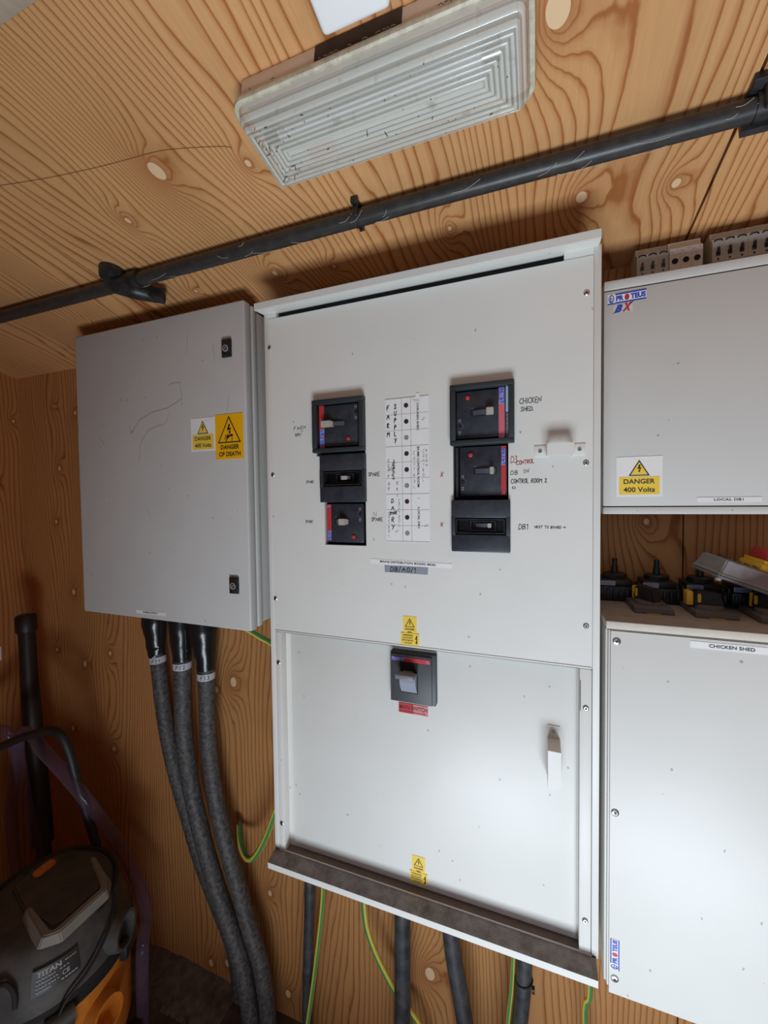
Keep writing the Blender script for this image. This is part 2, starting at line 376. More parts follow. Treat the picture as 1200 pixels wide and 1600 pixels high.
    def stroke(s, pts2, y, wd):
        for (a, b) in zip(pts2[:-1], pts2[1:]):
            d = Vector((b[0] - a[0], b[1] - a[1]))
            if d.length < 1e-7: continue
            nrm = Vector((-d.y, d.x)).normalized() * wd / 2; e = d.normalized() * wd * 0.35
            s.flat([(a[0] - e.x + nrm.x, a[1] - e.y + nrm.y), (a[0] - e.x - nrm.x, a[1] - e.y - nrm.y), (b[0] + e.x - nrm.x, b[1] + e.y - nrm.y), (b[0] + e.x + nrm.x, b[1] + e.y + nrm.y)], y)
        return s
    def text(s, txt, x0, x1, z0, z1, y, rot=0, bold=0.0, shear=0.0, M=None):
        """printed lettering fitted to the box x0..x1, z0..z1 on the plane y; rot in steps of 90 degrees"""
        cu = bpy.data.curves.new('lettering_source', 'FONT'); cu.body = txt; cu.offset = bold; cu.shear = shear; cu.resolution_u = 3
        ob = bpy.data.objects.new('lettering_source', cu); COL.objects.link(ob)
        bpy.context.view_layer.update()
        dg = bpy.context.evaluated_depsgraph_get()
        me = bpy.data.meshes.new_from_object(ob.evaluated_get(dg))
        bpy.data.objects.remove(ob); bpy.data.curves.remove(cu)
        co = [v.co.copy() for v in me.vertices]
        if rot == -90: co = [Vector((c.y, -c.x, 0)) for c in co]
        elif rot == 90: co = [Vector((-c.y, c.x, 0)) for c in co]
        elif rot == 180: co = [Vector((-c.x, -c.y, 0)) for c in co]
        ax = min(c.x for c in co); bx = max(c.x for c in co); ay = min(c.y for c in co); by = max(c.y for c in co)
        P = [Vector((x0 + (c.x - ax) / (bx - ax) * (x1 - x0), y, z0 + (c.y - ay) / (by - ay) * (z1 - z0))) for c in co]
        if M is not None: P = [M @ p for p in P]
        s.mesh(P, [tuple(p.vertices) for p in me.polygons]); bpy.data.meshes.remove(me); return s

GL = {  # single stroke letters on a unit box
 'A': [[(0, 0), (.45, 1), (.9, 0)], [(.2, .4), (.7, .4)]], 'B': [[(0, 0), (0, 1), (.6, .9), (.6, .6), (0, .52), (.7, .4), (.65, .05), (0, 0)]],
 'C': [[(.8, .85), (.4, 1), (0, .6), (.05, .2), (.4, 0), (.8, .1)]], 'D': [[(0, 0), (.05, 1), (.6, .85), (.75, .4), (.5, .05), (0, 0)]],
 'E': [[(.7, 1), (0, .95), (0, 0), (.7, .03)], [(0, .5), (.55, .5)]], 'F': [[(.75, 1), (0, .97), (.02, 0)], [(0, .52), (.6, .55)]],
 'H': [[(0, 1), (0, 0)], [(.7, 1), (.7, 0)], [(0, .5), (.7, .5)]], 'I': [[(.2, 1), (.2, 0)]], 'K': [[(0, 1), (0, 0)], [(.65, 1), (0, .45), (.7, 0)]],
 'L': [[(0, 1), (0, 0), (.6, .04)]], 'M': [[(0, 0), (.1, 1), (.45, .4), (.8, 1), (.9, 0)]], 'N': [[(0, 0), (.05, 1), (.7, 0), (.75, 1)]],
 'O': [[(.4, 1), (.05, .7), (.08, .2), (.4, 0), (.75, .3), (.7, .8), (.4, 1)]], 'P': [[(0, 0), (.03, 1), (.6, .9), (.65, .6), (.03, .48)]],
 'R': [[(0, 0), (.03, 1), (.6, .9), (.6, .6), (.05, .5), (.7, 0)]], 'S': [[(.7, .9), (.3, 1), (.05, .75), (.6, .4), (.55, .05), (0, .08)]],
 'T': [[(0, 1), (.8, .97)], [(.4, .97), (.38, 0)]], 'U': [[(0, 1), (.05, .2), (.35, 0), (.65, .2), (.7, 1)]], 'X': [[(0, 1), (.7, 0)], [(.7, 1), (0, 0)]],
 'Y': [[(0, 1), (.35, .5)], [(.75, 1), (.2, 0)]], 'W': [[(0, 1), (.2, 0), (.45, .6), (.7, 0), (.9, 1)]], 'G': [[(.8, .85), (.4, 1), (0, .5), (.4, 0), (.8, .15), (.8, .45), (.5, .45)]],
 '0': [[(.35, 1), (.05, .6), (.3, 0), (.65, .5), (.35, 1)]], '1': [[(.1, .8), (.3, 1), (.3, 0)]], '2': [[(.05, .8), (.4, 1), (.65, .7), (0, 0), (.75, .05)]],
 '3': [[(.05, .95), (.6, .9), (.3, .55), (.65, .3), (.3, 0), (0, .1)]], '7': [[(0, 1), (.65, .95), (.2, 0)]], '/': [[(0, -.1), (.45, 1.1)]], '.': [[(0, 0), (.08, .04)]],
 '>': [[(0, .5), (.9, .5)], [(.55, .75), (.95, .5), (.55, .25)]], '?': [[(0, .8), (.35, 1), (.6, .7), (.3, .4)], [(.3, .1), (.33, 0)]],
 '*': [[(0, .1), (.9, .9)], [(.1, .95), (.7, 0)], [(.45, 1), (.4, 0)]], 'v': [[(0, .4), (.3, 0), (.9, 1)]], '-': [[(0, .5), (.6, .5)]]}
def hand(g, txt, x, z, h, y, wd=0.0011, asp=0.75, gap=0.32, jit=0.045, slope=0.0, vert=False, shear=0.08):
    """hand lettering in single strokes from the top left corner x, z"""
    cx, cz = x, z - h
    for ch in txt:
        if ch == ' ':
            cx += h * asp * 0.8; cz += h * asp * .8 * slope; continue
        st = GL.get(ch, [])
        wmax = max([p[0] for l in st for p in l] + [.3])
        for l in st:
            q = []; wd_ = wd * 1.35
            for (u, v) in l:
                u2 = u + random.uniform(-jit, jit) + shear * v; v2 = v + random.uniform(-jit, jit)
                q.append((cx + u2 * h * asp, cz + v2 * h + slope * u2 * h * asp))
            # soften corners
            r = [q[0]]
            for a, b in zip(q[:-1], q[1:]):
                r += [(a[0] * .75 + b[0] * .25, a[1] * .75 + b[1] * .25), (a[0] * .25 + b[0] * .75, a[1] * .25 + b[1] * .75)]
            r.append(q[-1]); g.stroke(r, y, wd_)
        if vert: cz -= h * (1 + gap)
        else:
            adv = h * asp * (wmax + gap); cx += adv; cz += adv * slope
    return g

def make(name, g, mats, parent=None, loc=None, angle=35.0, smooth=True):
    """link the collected shapes as ONE mesh object; world coordinates are made relative to its origin"""
    if not isinstance(mats, (list, tuple)): mats = [mats]
    bmesh.ops.recalc_face_normals(g.bm, faces=[f for f in g.bm.faces if len(f.verts) > 2]) if getattr(g, 'recalc', True) else None
    org = Vector((0, 0, 0))
    if parent is not None: org = Vector(parent['_o'])
    elif loc is not None: org = Vector(loc)
    bmesh.ops.translate(g.bm, verts=g.bm.verts, vec=-org)
    me = bpy.data.meshes.new(name); g.bm.to_mesh(me); g.bm.free()
    for m in mats: me.materials.append(m)
    if smooth:
        for p in me.polygons: p.use_smooth = True
        try: me.set_sharp_from_angle(angle=math.radians(angle))
        except Exception: pass
    o = bpy.data.objects.new(name, me); COL.objects.link(o)
    if parent is not None: o.parent = parent
    else: o.location = org
    o['_o'] = tuple(org)
    return o
def tag(o, label, cat, group=None):
    o['label'] = label; o['category'] = cat
    if group: o['group'] = group
    return o
def thing(name, loc, label, cat, group=None):
    o = bpy.data.objects.new(name, None); COL.objects.link(o); o.location = loc; o.empty_display_size = 0.05
    o['_o'] = tuple(loc); return tag(o, label, cat, group)
def struct(name, g, mats):
    o = make(name, g, mats, loc=(0, 0, 0)); o['kind'] = 'structure'; return o
def copy_tree(o, parent=None, loc=None, label=None):
    c = o.copy(); COL.objects.link(c)
    if parent is not None: c.parent = parent
    if loc is not None: c.location = loc
    if label: c['label'] = label
    for ch in [x for x in bpy.data.objects if x.parent == o]: copy_tree(ch, c)
    return c

SL = 0.174; ZW = 2.1217; YW = 0.24
def zc(y, off=0.0): return ZW + SL * (YW - y) - off
ang = math.atan(SL)
CT = Matrix.Translation((0, YW, ZW)) @ Matrix.Rotation(-ang, 4, 'X')     # ceiling frame: y along slope, -z hangs down

# ------------------------------------------------------------------ the room
XL, XR, YB = -1.96, 1.45, -1.06
g = G()
for x0, x1 in ((XL - .05, -1.0165), (-1.0118, 0.2768), (0.2812, XR + .05)):
    g.box(x0, x1, -1.75, 0.0, 0.0, 0.018, M=CT)
g.mi = 1; g.box(XL - .05, XR + .05, -1.75, 0.02, 0.0185, 0.03, M=CT)
g.mi = 2; g.tube([(-0.9735, -0.3196, 2.218), (-0.8867, -0.3043, 2.2153), (-0.8149, -0.2932, 2.2134), (-0.7297, -0.2824, 2.2115), (-0.6598, -0.2755, 2.2103), (-0.5932, -0.269, 2.2092), (-0.5365, -0.2563, 2.207), (-0.4834, -0.2415, 2.2044), (-0.4733, -0.235, 2.2033)], .00045, 6, n=4)     # hairline split in the veneer
struct('ceiling', g, [M_CEIL, plain('green_black_seam', (0.006, 0.014, 0.009), 0.9), plain('split_brown', (0.20, 0.09, 0.035), 0.9)])
g = G()
for x0, x1 in ((XL - .05, -0.9765), (-0.9745, 0.2915), (0.2945, XR + .05)):
    g.box(x0, x1, YW, YW + 0.018, -0.02, ZW + 0.001)
g.mi = 1; g.box(XL - .05, XR + .05, YW + .0185, YW + .03, -0.02, ZW)
struct('wall_back', g, [M_WALL, MATS['green_black_seam']])
def side_wall(name, x0, x1):
    g = G(); pts = []
    for x in (x0, x1):
        for y, z in ((YW, -0.02), (YB - .1, -0.02), (YB - .1, zc(YB - .1)), (YW, zc(YW))): pts.append((x, y, z))
    g.mesh(pts, [(0, 1, 2, 3), (7, 6, 5, 4), (0, 4, 5, 1), (1, 5, 6, 2), (2, 6, 7, 3), (3, 7, 4, 0)])
    struct(name, g, M_SIDE)
side_wall('wall_left', XL - 0.018, XL)
side_wall('wall_right', XR, XR + 0.018)
g = G()
g.box(XL, -0.28, YB - .1, YB, -0.02, 2.35); g.box(0.62, XR, YB - .1, YB, -0.02, 2.35); g.box(-0.28, 0.62, YB - .1, YB, 2.05, 2.35)
struct('wall_front', g, M_SIDE)
g = G(); g.box(XL, XR, YB - .1, YW, -0.03, 0.0)
struct('floor', g, M_FLOOR)
g = G()
g.box(XL, -0.40, -0.745, -0.715, -0.028, 0.0, 0.002, M=CT)
g.mi = 1; g.box(XL, -0.40, -0.80, -0.747, -0.020, 0.0, 0.003, M=CT)
struct('trim_1', g, [M_BATTEN, M_CARD])
# ------------------------------------------------------------------ shared sticker drawings
def tri_bolt(g, cx, z0, w_, h_, y, mi_b, mi_f, th=0.12, bolt=True, boff=0.0):
    a = [(cx - w_ / 2, z0), (cx + w_ / 2, z0), (cx, z0 + h_)]
    g.mi = mi_b; g.flat(a, y)
    k = th; c = (cx, z0 + h_ / 3)
    g.mi = mi_f; g.flat([(c[0] + (p[0] - c[0]) * (1 - 2.2 * k), c[1] + (p[1] - c[1]) * (1 - 2.2 * k)) for p in a], y - 0.00015)
    if bolt:
        g.mi = mi_b; s = h_ * 0.5; bx, bz = cx, z0 + h_ * (0.20 + boff)
        B = [(0.02, 1.0), (0.22, 1.0), (0.10, 0.62), (0.32, 0.70), (0.12, 0.22), (0.20, 0.22), (0.02, 0.0), (-0.06, 0.26), (0.02, 0.24), (0.08, 0.5), (-0.16, 0.42)]
        g.flat([(bx - 0.05 * s + u * s, bz + v * s) for u, v in B[:4]] + [(bx - 0.05 * s + 0.08 * s, bz + .5 * s), (bx - 0.05 * s - .16 * s, bz + .42 * s)], y - 0.0003)
        g.flat([(bx - 0.05 * s + u * s, bz + v * s) for u, v in ((.32, .70), (.12, .22), (.03, .24), (.08, .5))], y - 0.0003)
        g.flat([(bx - 0.05 * s + u * s, bz + v * s) for u, v in ((.22, .26), (.02, 0.0), (-.08, .26))], y - 0.0003)
def sticker_400(parent, x0, x1, z0, z1, y):
    g = G(); W_, H_ = x1 - x0, z1 - z0
    g.box(x0, x1, y - 0.0006, y, z0, z1)
    g.mi = 1; g.rect(x0 + .06 * W_, x0 + .94 * W_, z0 + .05 * H_, z0 + .50 * H_, y - .0009)
    tri_bolt(g, (x0 + x1) / 2, z0 + .52 * H_, .46 * W_, .40 * H_, y - .0009, 2, 1, 0.09)
    g.mi = 2
    g.text('DANGER', x0 + .16 * W_, x0 + .84 * W_, z0 + .32 * H_, z0 + .44 * H_, y - .0012, bold=0.02)
    g.text('400 Volts', x0 + .16 * W_, x0 + .84 * W_, z0 + .11 * H_, z0 + .235 * H_, y - .0012, bold=0.02)
    make('warning_sticker', g, [M_CARD, M_YEL, M_INK], parent, smooth=False)['label'] = 'white and yellow danger 400 volts sticker'
def sticker_pair(parent, x0, z1, y):
    """small yellow sticker above a wider one"""
    g = G()
    g.box(x0 + .005, x0 + .034, y - .0006, y, z1 - .036, z1)
    tri_bolt(g, x0 + .0195, z1 - .022, .021, .0185, y - .0008, 1, 0, 0.11)
    g.mi = 1; g.text('DANGER', x0 + .0095, x0 + .0295, z1 - .0285, z1 - .0250, y - .0011, bold=.02)
    g.text('400v', x0 + .0145, x0 + .0245, z1 - .0345, z1 - .0315, y - .0011, bold=.02)
    make('warning_sticker', g, [M_YEL, M_INK], parent, smooth=False)['label'] = 'small upright yellow danger sticker'
    g = G(); z1 -= .035
    g.box(x0, x0 + .039, y - .0012, y - .0002, z1 - .025, z1)
    g.mi = 1
    g.text('WARNING', x0 + .004, x0 + .026, z1 - .0065, z1 - .0025, y - .0016, bold=.02)
    g.text('ISOLATE SUPPLY', x0 + .004, x0 + .026, z1 - .0115, z1 - .0085, y - .0016, bold=.01)
    g.text('BEFORE REMOVING', x0 + .003, x0 + .027, z1 - .0165, z1 - .0135, y - .0016, bold=.01)
    g.text('THIS COVER', x0 + .007, x0 + .024, z1 - .0220, z1 - .0190, y - .0016, bold=.01)
    for q in (((.034, -.004), (.036, -.004), (.0345, -.011), (.0305, -.012)), ((.036, -.010), (.0345, -.019), (.033, -.019), (.0335, -.011)), ((.0315, -.017), (.0365, -.017), (.0335, -.022))):
        g.flat([(x0 + u, z1 + v) for u, v in q], y - .0016)
    make('warning_sticker', g, [M_YEL, M_INK], parent, smooth=False)['label'] = 'small wide yellow warning sticker'
def proteus(g, x0, x1, z0, z1, y, rot, mw, mb, mr, skew=0.0):
    """blue bordered maker's plate: emblem, PR, red dot, TEUS"""
    L_ = (x1 - x0) if rot == 0 else (z1 - z0); H_ = (z1 - z0) if rot == 0 else (x1 - x0)
    def mp(u, v):      # u along the wording, v across
        if rot == 0: return (x0 + u * L_, z0 + v * H_)
        if rot == 90: return (x0 + (1 - v) * H_, z0 + u * L_)
        return (x0 + v * H_, z1 - u * L_)
    def R(u0, u1, v0, v1, yy): g.flat([mp(u0, v0), mp(u1, v0), mp(u1, v1), mp(u0, v1)], yy)
    g.mi = mw; R(0, 1, 0, 1, y)
    g.mi = mb; R(.20, 1, .84, .99, y - .0002); R(.20, 1, .01, .16, y - .0002); R(0, .2, 0, .13, y - .0002)
    def ring(cu, cv, ru, rv, t, yy, seg=20):
        for k in range(seg):
            a, b = 2 * math.pi * k / seg, 2 * math.pi * (k + 1) / seg
            g.flat([mp(cu + ru * math.cos(a), cv + rv * math.sin(a)), mp(cu + ru * math.cos(b), cv + rv * math.sin(b)),
                    mp(cu + ru * t * math.cos(b), cv + rv * t * math.sin(b)), mp(cu + ru * t * math.cos(a), cv + rv * t * math.sin(a))], yy)
    ring(.10, .54, .075, .40, .72, y - .0002)
    R(.05, .15, .52, .60, y - .0002); R(.06, .14, .33, .40, y - .0002); R(.07, .088, .25, .78, y - .0002)
    def wd(t, u0, u1):
        a = mp(u0, .24); b = mp(u1, .76)
        g.text(t, min(a[0], b[0]), max(a[0], b[0]), min(a[1], b[1]), max(a[1], b[1]), y - .0003, rot={0: 0, 90: 90, -90: -90}[rot], bold=.055)
    wd('PR', .22, .42); wd('TEUS', .60, .985)
    g.mi = mr
    c = mp(.505, .5); g.flat([mp(.505 + .062 * math.cos(2 * math.pi * k / 20), .5 + .29 * math.sin(2 * math.pi * k / 20)) for k in range(20)], y - .0004)

def screw(parent, x, z, y, r=0.0048, deep=False):
    g = G()
    g.tube([(x, y + .0002, z), (x, y - .0012, z), (x, y - .0022, z)], [r, r, r * .72], 20, smooth=False)
    g.mi = 1; g.disc(x, z, r * .42, y - .00225, 6)
    make('screw', g, [M_STEEL, M_INK], parent)

# ------------------------------------------------------------------ main distribution board
mb = thing('distribution_board', (-.242, .12, .745), 'tall grey steel main distribution board in the middle with six black breakers', 'distribution board')
g = G()
BX0, BX1 = -.590, .104
g.box(BX0, BX1, .022, YW, .782, 2.052)                       # body tub
g.box(BX0, -.5775, .000, .022, .782, 2.052, .0006); g.box(.0925, BX1, .000, .022, .782, 2.052, .0006)
g.box(-.5775, -.558, .0015, .022, 2.036, 2.052); g.box(.045, .0925, .0015, .022, 2.036, 2.052)
make('body', g, M_PANEL, mb)
g = G(); g.box(-.5775, .0925, .0125, .0215, 2.030, 2.052); make('seam_gap', g, M_GAP, mb)
g = G(); g.box(-.5775, .0925, .017, .0215, 1.305, 1.3135); make('seam_gap', g, M_GAP, mb)
g = G()
g.mesh([(BX0 - .005, y, z) for y, z in ((-.030, 2.062), (-.030, 2.0455), (.0, 2.0500), (.03, 2.0520), (.236, 2.0520), (.236, 2.066))] +
       [(BX1 - .004, y, z) for y, z in ((-.030, 2.062), (-.030, 2.0455), (.0, 2.0500), (.03, 2.0520), (.236, 2.0520), (.236, 2.066))],
       [(0, 1, 2, 3, 4, 5), (11, 10, 9, 8, 7, 6), (0, 6, 7, 1), (1, 7, 8, 2), (2, 8, 9, 3), (3, 9, 10, 4), (4, 10, 11, 5), (5, 11, 6, 0)])
bmesh.ops.bevel(g.bm, geom=[e for e in g.bm.edges], offset=.0012, segments=2, affect='EDGES')
make('lid', g, M_PANEL, mb)
g = G()      # upper panel with real breaker openings
holes = [(-.458, -.341, 1.518, 1.832), (-.154, -.041, 1.522, 1.832)]
g.box(-.577, -.458, .0, .012, 1.314, 2.0355); g.box(-.341, -.154, .0, .012, 1.314, 2.0355); g.box(-.050, .092, .0, .012, 1.314, 2.0355)
for x0, x1, z0, z1 in ((-.458, -.341, 1.832, 2.0355), (-.458, -.341, 1.314, 1.520), (-.154, -.050, 1.832, 2.0355), (-.154, -.050, 1.314, 1.522)):
    g.box(x0, x1, 0, .012, z0, z1)
g.box(-.458, -.440, 0, .012, 1.520, 1.716)
g.rect(-.577, .092, 1.3143, 1.3146, -.0002)
bmesh.ops.remove_doubles(g.bm, verts=g.bm.verts, dist=1e-5)
make('upper_panel', g, M_PANEL, mb)
g = G(); g.box(-.577, .0915, -.0012, .004, 1.3125, 1.3160, .0008)
make('panel_edge', g, M_PANEL, mb)
for x0, x1 in ((-.458, -.341), (-.156, -.040)):
    g = G(); g.box(x0, x1, .020, .0225, 1.516, 1.835); make('breaker_recess', g, M_GAP, mb)
g = G(); g.box(-.5765, -.5625, .0005, .030, .782, 1.3105, .0008); make('side_strip', g, M_PANEL, mb)
g = G(); g.box(.0720, .0915, .0005, .030, .776, 1.3105, .0008); make('side_strip', g, M_PANEL, mb)
g = G(); g.box(.0725, .0735, -.0002, .001, 1.235, 1.290)
make('strip_slot', g, M_GAP, mb)
g = G(); g.box(-.5480, .0695, .0195, .0225, .786, 1.3110, .0012)
cov = make('lower_cover', g, M_PANEL, mb)
g = G()      # bottom tray: sloping dusty top and white front lip
A = [(-.030, .760), (-.030, .7735), (-.026, .7765), (.0, .7830), (.0, .7855), (.002, .7855), (.002, .782), (.024, .784), (.024, .75), (-.024, .757)]
n = len(A)
g.mesh([(BX0 - .0, y, z) for y, z in A] + [(BX1 - .004, y, z) for y, z in A], [tuple(range(n)), tuple(range(2 * n - 1, n - 1, -1))] + [(i, (i + 1) % n, (i + 1) % n + n, i + n) for i in range(n)])
g.bm.faces.ensure_lookup_table()
for f in g.bm.faces:
    c = f.calc_center_median(); nz = abs(f.normal.z)
    f.normal_update()
    if c.z > .774 and c.y < -.0005 and abs(f.normal.z) > .5: f.material_index = 1
    if c.y > .003 and c.z > .77 and abs(f.normal.z) > .5: f.material_index = 2
make('bottom_tray', g, [M_PANEL, M_TRAY, M_LEDGE], mb)
g = G(); g.box(BX0 + .002, BX1 - .006, .024, YW - .001, .752, .781)
make('gland_plate', g, M_BOX, mb)
g = G()
for sx, sz in ((-.572, .7795), (.086, .777)): g.disc(sx, sz, .0035, -.0308 if 0 else -.0305, 12)
for (x, z) in ((-.576, 1.971), (-.574, 1.679), (-.574, 1.390), (-.5695, 1.238), (-.5695, .850), (.081, 1.973), (.081, 1.679), (.082, 1.389), (.082, 1.240), (.082, .846)):
    screw(mb, x, z, 0.0)
g.bm.free()
# ---- breakers: positions as fractions of the front face
def breaker(name, x0, x1, z0, z1, yf, kind, flip, slot, handle, hz, btn, dial, stripe, logo, redtail, label, side=None):
    """yf: front of the face; slot/handle (x fractions), btn and dial (x, z from the top) as fractions"""
    W_, H_ = x1 - x0, z1 - z0
    X = lambda u: x0 + u * W_
    Z = lambda v: z1 - v * H_
    g = G()
    if kind == 'framed':
        f = .012
        o = [(x0, z0), (x1, z0), (x1, z1), (x0, z1)]
        # bezel: sloping outer sides, flat rim, opening
        for (a, b, c, d) in ((x0, x1, z1 - .010, z1), (x0, x1, z0, z0 + .009), (x0, x0 + .011, z0 + .009, z1 - .010), (x1 - .010, x1, z0 + .009, z1 - .010)):
            g.box(a, b, -.016, 0.010, c, d, .0015)
        if flip: fx0, fx1 = x0 + .012, x1 - .011
        else: fx0, fx1 = x0 + .013, x1 - .016
        br = make(name, g, M_BEZEL, mb); br['label'] = label
        ff = G(); ff.box(fx0, fx1, yf, .018, z0 + .013, z1 - .013, .0006)
        make('face', ff, M_BREAK, br)
    elif kind == 'flat':
        g.box(x0 + (.012 if flip else .002), x1 - (.002 if flip else .008), yf, .018, z0 + .006, z1 - .002, .0006)
        if flip: g.box(x0 + .003, x0 + .008, yf + .003, .018, z0 + .004, z1 - .002)
        br = make(name, g, M_BREAK, mb); br['label'] = label
    else:
        wx0, wx1, wz0, wz1 = X(.07), X(.93), Z(.665), Z(.345)
        y0 = -.010
        g.box(x0, x1, y0, .004, wz1, z1, .002); g.box(x0, x1, y0, .004, z0, wz0, .002)
        g.box(x0, wx0, y0, .004, wz0 - .003, wz1 + .003, .0005); g.box(wx1, x1, y0, .004, wz0 - .003, wz1 + .003, .0005)
        br = make(name, g, M_BREAK, mb); br['label'] = label
        g = G(); g.frame(wx0 + .002, wx1 - .002, wz0 + .002, wz1 - .002, y0 - .001, .012, .0018); g.box(wx0, wx1, .012, .016, wz0, wz1)
        sx0, sx1 = X(slot[0]) - .006, X(slot[1]) + .007
        g.frame(sx0, sx1, wz0 + .007, wz1 - .006, -.002, .012, .002)
        make('window_frame', g, M_BLACK, br)
    sx0, sx1 = X(slot[0]), X(slot[1]); zm = Z(hz); hh = .0062 if kind != 'window' else .0048
    yb = yf if kind != 'window' else .002
    g = G(); g.box(sx0, sx1, yb - .0012, yb + .004, zm - hh, zm + hh)
    make('toggle_slot', g, M_GAP, br)
    g = G()      # curved slide under the toggle
    a0, a1 = sx0 + .004 * (1 if flip or kind != 'framed' else 0.2), sx1 - .002
    nseg = 8; pts = []
    for k in range(nseg + 1):
        t = k / nseg; yy = yb - .0018 - .0035 * math.sin(math.pi * t)
        pts += [(a0 + (a1 - a0) * t, yy, zm - hh * .78), (a0 + (a1 - a0) * t, yy, zm + hh * .78)]
    g.mesh(pts, [(2 * k, 2 * k + 2, 2 * k + 3, 2 * k + 1) for k in range(nseg)])
    make('toggle_slide', g, M_SLOTG, br)
    h0, h1 = X(handle[0]), X(handle[1]); d = .013 if kind != 'window' else .008
    hw = hh * (1.15 if kind != 'window' else .95)
    g = G(); tp = .0022
    off = .003 * (-1 if not flip else 1)
    P = [(h0, yb - .002, zm - hw * .8), (h1, yb - .002, zm - hw * .8), (h1, yb - .002, zm + hw * .8), (h0, yb - .002, zm + hw * .8),
         (h0 + off, yb - d, zm - hw), (h1 - tp + off, yb - d, zm - hw), (h1 - tp + off, yb - d, zm + hw), (h0 + off, yb - d, zm + hw)]
    g.mesh(P, [(0, 1, 2, 3), (4, 7, 6, 5), (0, 4, 5, 1), (1, 5, 6, 2), (2, 6, 7, 3), (3, 7, 4, 0)])
    bmesh.ops.bevel(g.bm, geom=list(g.bm.edges), offset=.0008, segments=2, affect='EDGES')
    make('toggle', g, M_TOG, br)
    if btn:
        g = G(); c = (X(btn[0]), Z(btn[1])); g.tube([(c[0], yf + .001, c[1]), (c[0], yf - .0022, c[1]), (c[0], yf - .0027, c[1])], [.0042, .0042, .0034], 20, smooth=False)
        g.mi = 1; g.tube([(c[0], yf + .001, c[1]), (c[0], yf - .0006, c[1])], .0055, 20, smooth=False)
        make('trip_button', g, [M_RED, M_BLACK], br)
        g = G(); c = (X(dial[0]), Z(dial[1]))
        g.tube([(c[0], yf, c[1]), (c[0], yf - .0012, c[1])], .0032, 16, smooth=False)
        g.mi = 1; sg = 1 if flip else -1
        for k in range(7):
            a = math.radians(-75 + 25 * k); g.disc(c[0] + sg * .0062 * math.cos(a), c[1] + .0062 * math.sin(a), .00045, yf - .0006, 6)
        for dz, ln in ((.0105, .004), (.0125, .0022), (-.0115, .0045), (-.0140, .0035)):
            g.rect(c[0] - .0022, c[0] - .0012, c[1] + dz - ln / 2, c[1] + dz + ln / 2, yf - .0006); g.rect(c[0] + .0006, c[0] + .0018, c[1] + dz - ln / 2, c[1] + dz + ln / 2, yf - .0006)
        g.stroke([(sx0 + .002, zm + hh * 1.5), (sx0 + .004, zm + hh * 1.5)], yf - .0006, .0006)
        make('trip_dial', g, [M_GAP, M_FAINT], br)
        g = G(); s0, s1 = X(stripe[0]), X(stripe[1]); zt, zb = Z(stripe[2]), Z(stripe[3]); yy = yf - .0007
        g.mi = 0; g.rect(s0, s1, zb, zt, yy)
        l0, l1 = Z(logo[0]), Z(logo[1])
        proteus(g, s0 + .0006, s1 - .0006, l1, l0, yy - .0002, 90 if flip else -90, 3, 2, 0)
        g.mi = 3
        if flip: g.text('F2L', s0 + .002, s1 - .002, zb + .002, zb + .007, yy - .0003, rot=90)
        else: g.text('F2L', s0 + .002, s1 - .002, zt - .007, zt - .002, yy - .0003, rot=-90) if kind == 'flat' else g.rect(s0 + .004, s0 + .0052, Z(.36), Z(.345), yy - .0003)
        make('maker_stripe', g, [redtail, M_INK, M_BLUE, M_LBLUE], br, smooth=False)
    if side:
        g = G(); g.rect(X(side[0]), X(side[1]), Z(.50), Z(.09), yf - .0003); g.mi = 1; g.rect(X(side[0]), X(side[1]), Z(.93), Z(.50), yf - .0003)
        g.mi = 2
        for k in range(16): g.rect(X(side[0]) + .001 * (1 + k % 3 * .5), X(side[1]) - .001, Z(.53 + k * .024), Z(.53 + k * .024 + .012), yf - .0006)
        make('rating_plate', g, [plain('rating_blue', (.42, .58, .74), .3), plain('rating_dark', (.09, .09, .1), .4), M_FAINT], br, smooth=False)
    return br
breaker('circuit_breaker', -.460, -.339, 1.722, 1.836, -.006, 'framed', False, (.24, .64), (.22, .42), .47, (.69, .76), (.84, .27), (.115, .215, .10, .93), (.55, .87), M_RED, 'framed black breaker at the top of the left column')
breaker('circuit_breaker', -.446, -.3385, 1.614, 1.7175, 0, 'window', False, (.40, .66), (.49, .61), .49, None, None, None, None, M_RED, 'black cover plate with small windowed toggle, middle of the left column')
breaker('circuit_breaker', -.4395, -.3405, 1.520, 1.612, .004, 'flat', False, (.22, .60), (.40, .56), .44, (.68, .80), (.84, .26), (.03, .14, .03, .90), (.66, .89), M_RED, 'frameless black breaker at the bottom of the left column')
breaker('circuit_breaker', -.157, -.039, 1.721, 1.836, -.006, 'framed', True, (.33, .68), (.56, .69), .48, (.28, .22), (.15, .68), (.765, .855, .10, .92), (.11, .36), M_PINKRED, 'framed black breaker at the top of the right column', side=(.875, .925))
breaker('circuit_breaker', -.153, -.051, 1.618, 1.720, .003, 'flat', True, (.37, .80), (.66, .751), .48, (.32, .17), (.17, .68), (.88, .965, .03, .94), (.08, .38), M_RED, 'frameless black breaker in the middle of the right column')
breaker('circuit_breaker', -.1565, -.0465, 1.516, 1.616, 0, 'window', True, (.38, .70), (.60, .68), .49, None, None, None, None, M_RED, 'black cover plate with small windowed toggle at the bottom of the right column')
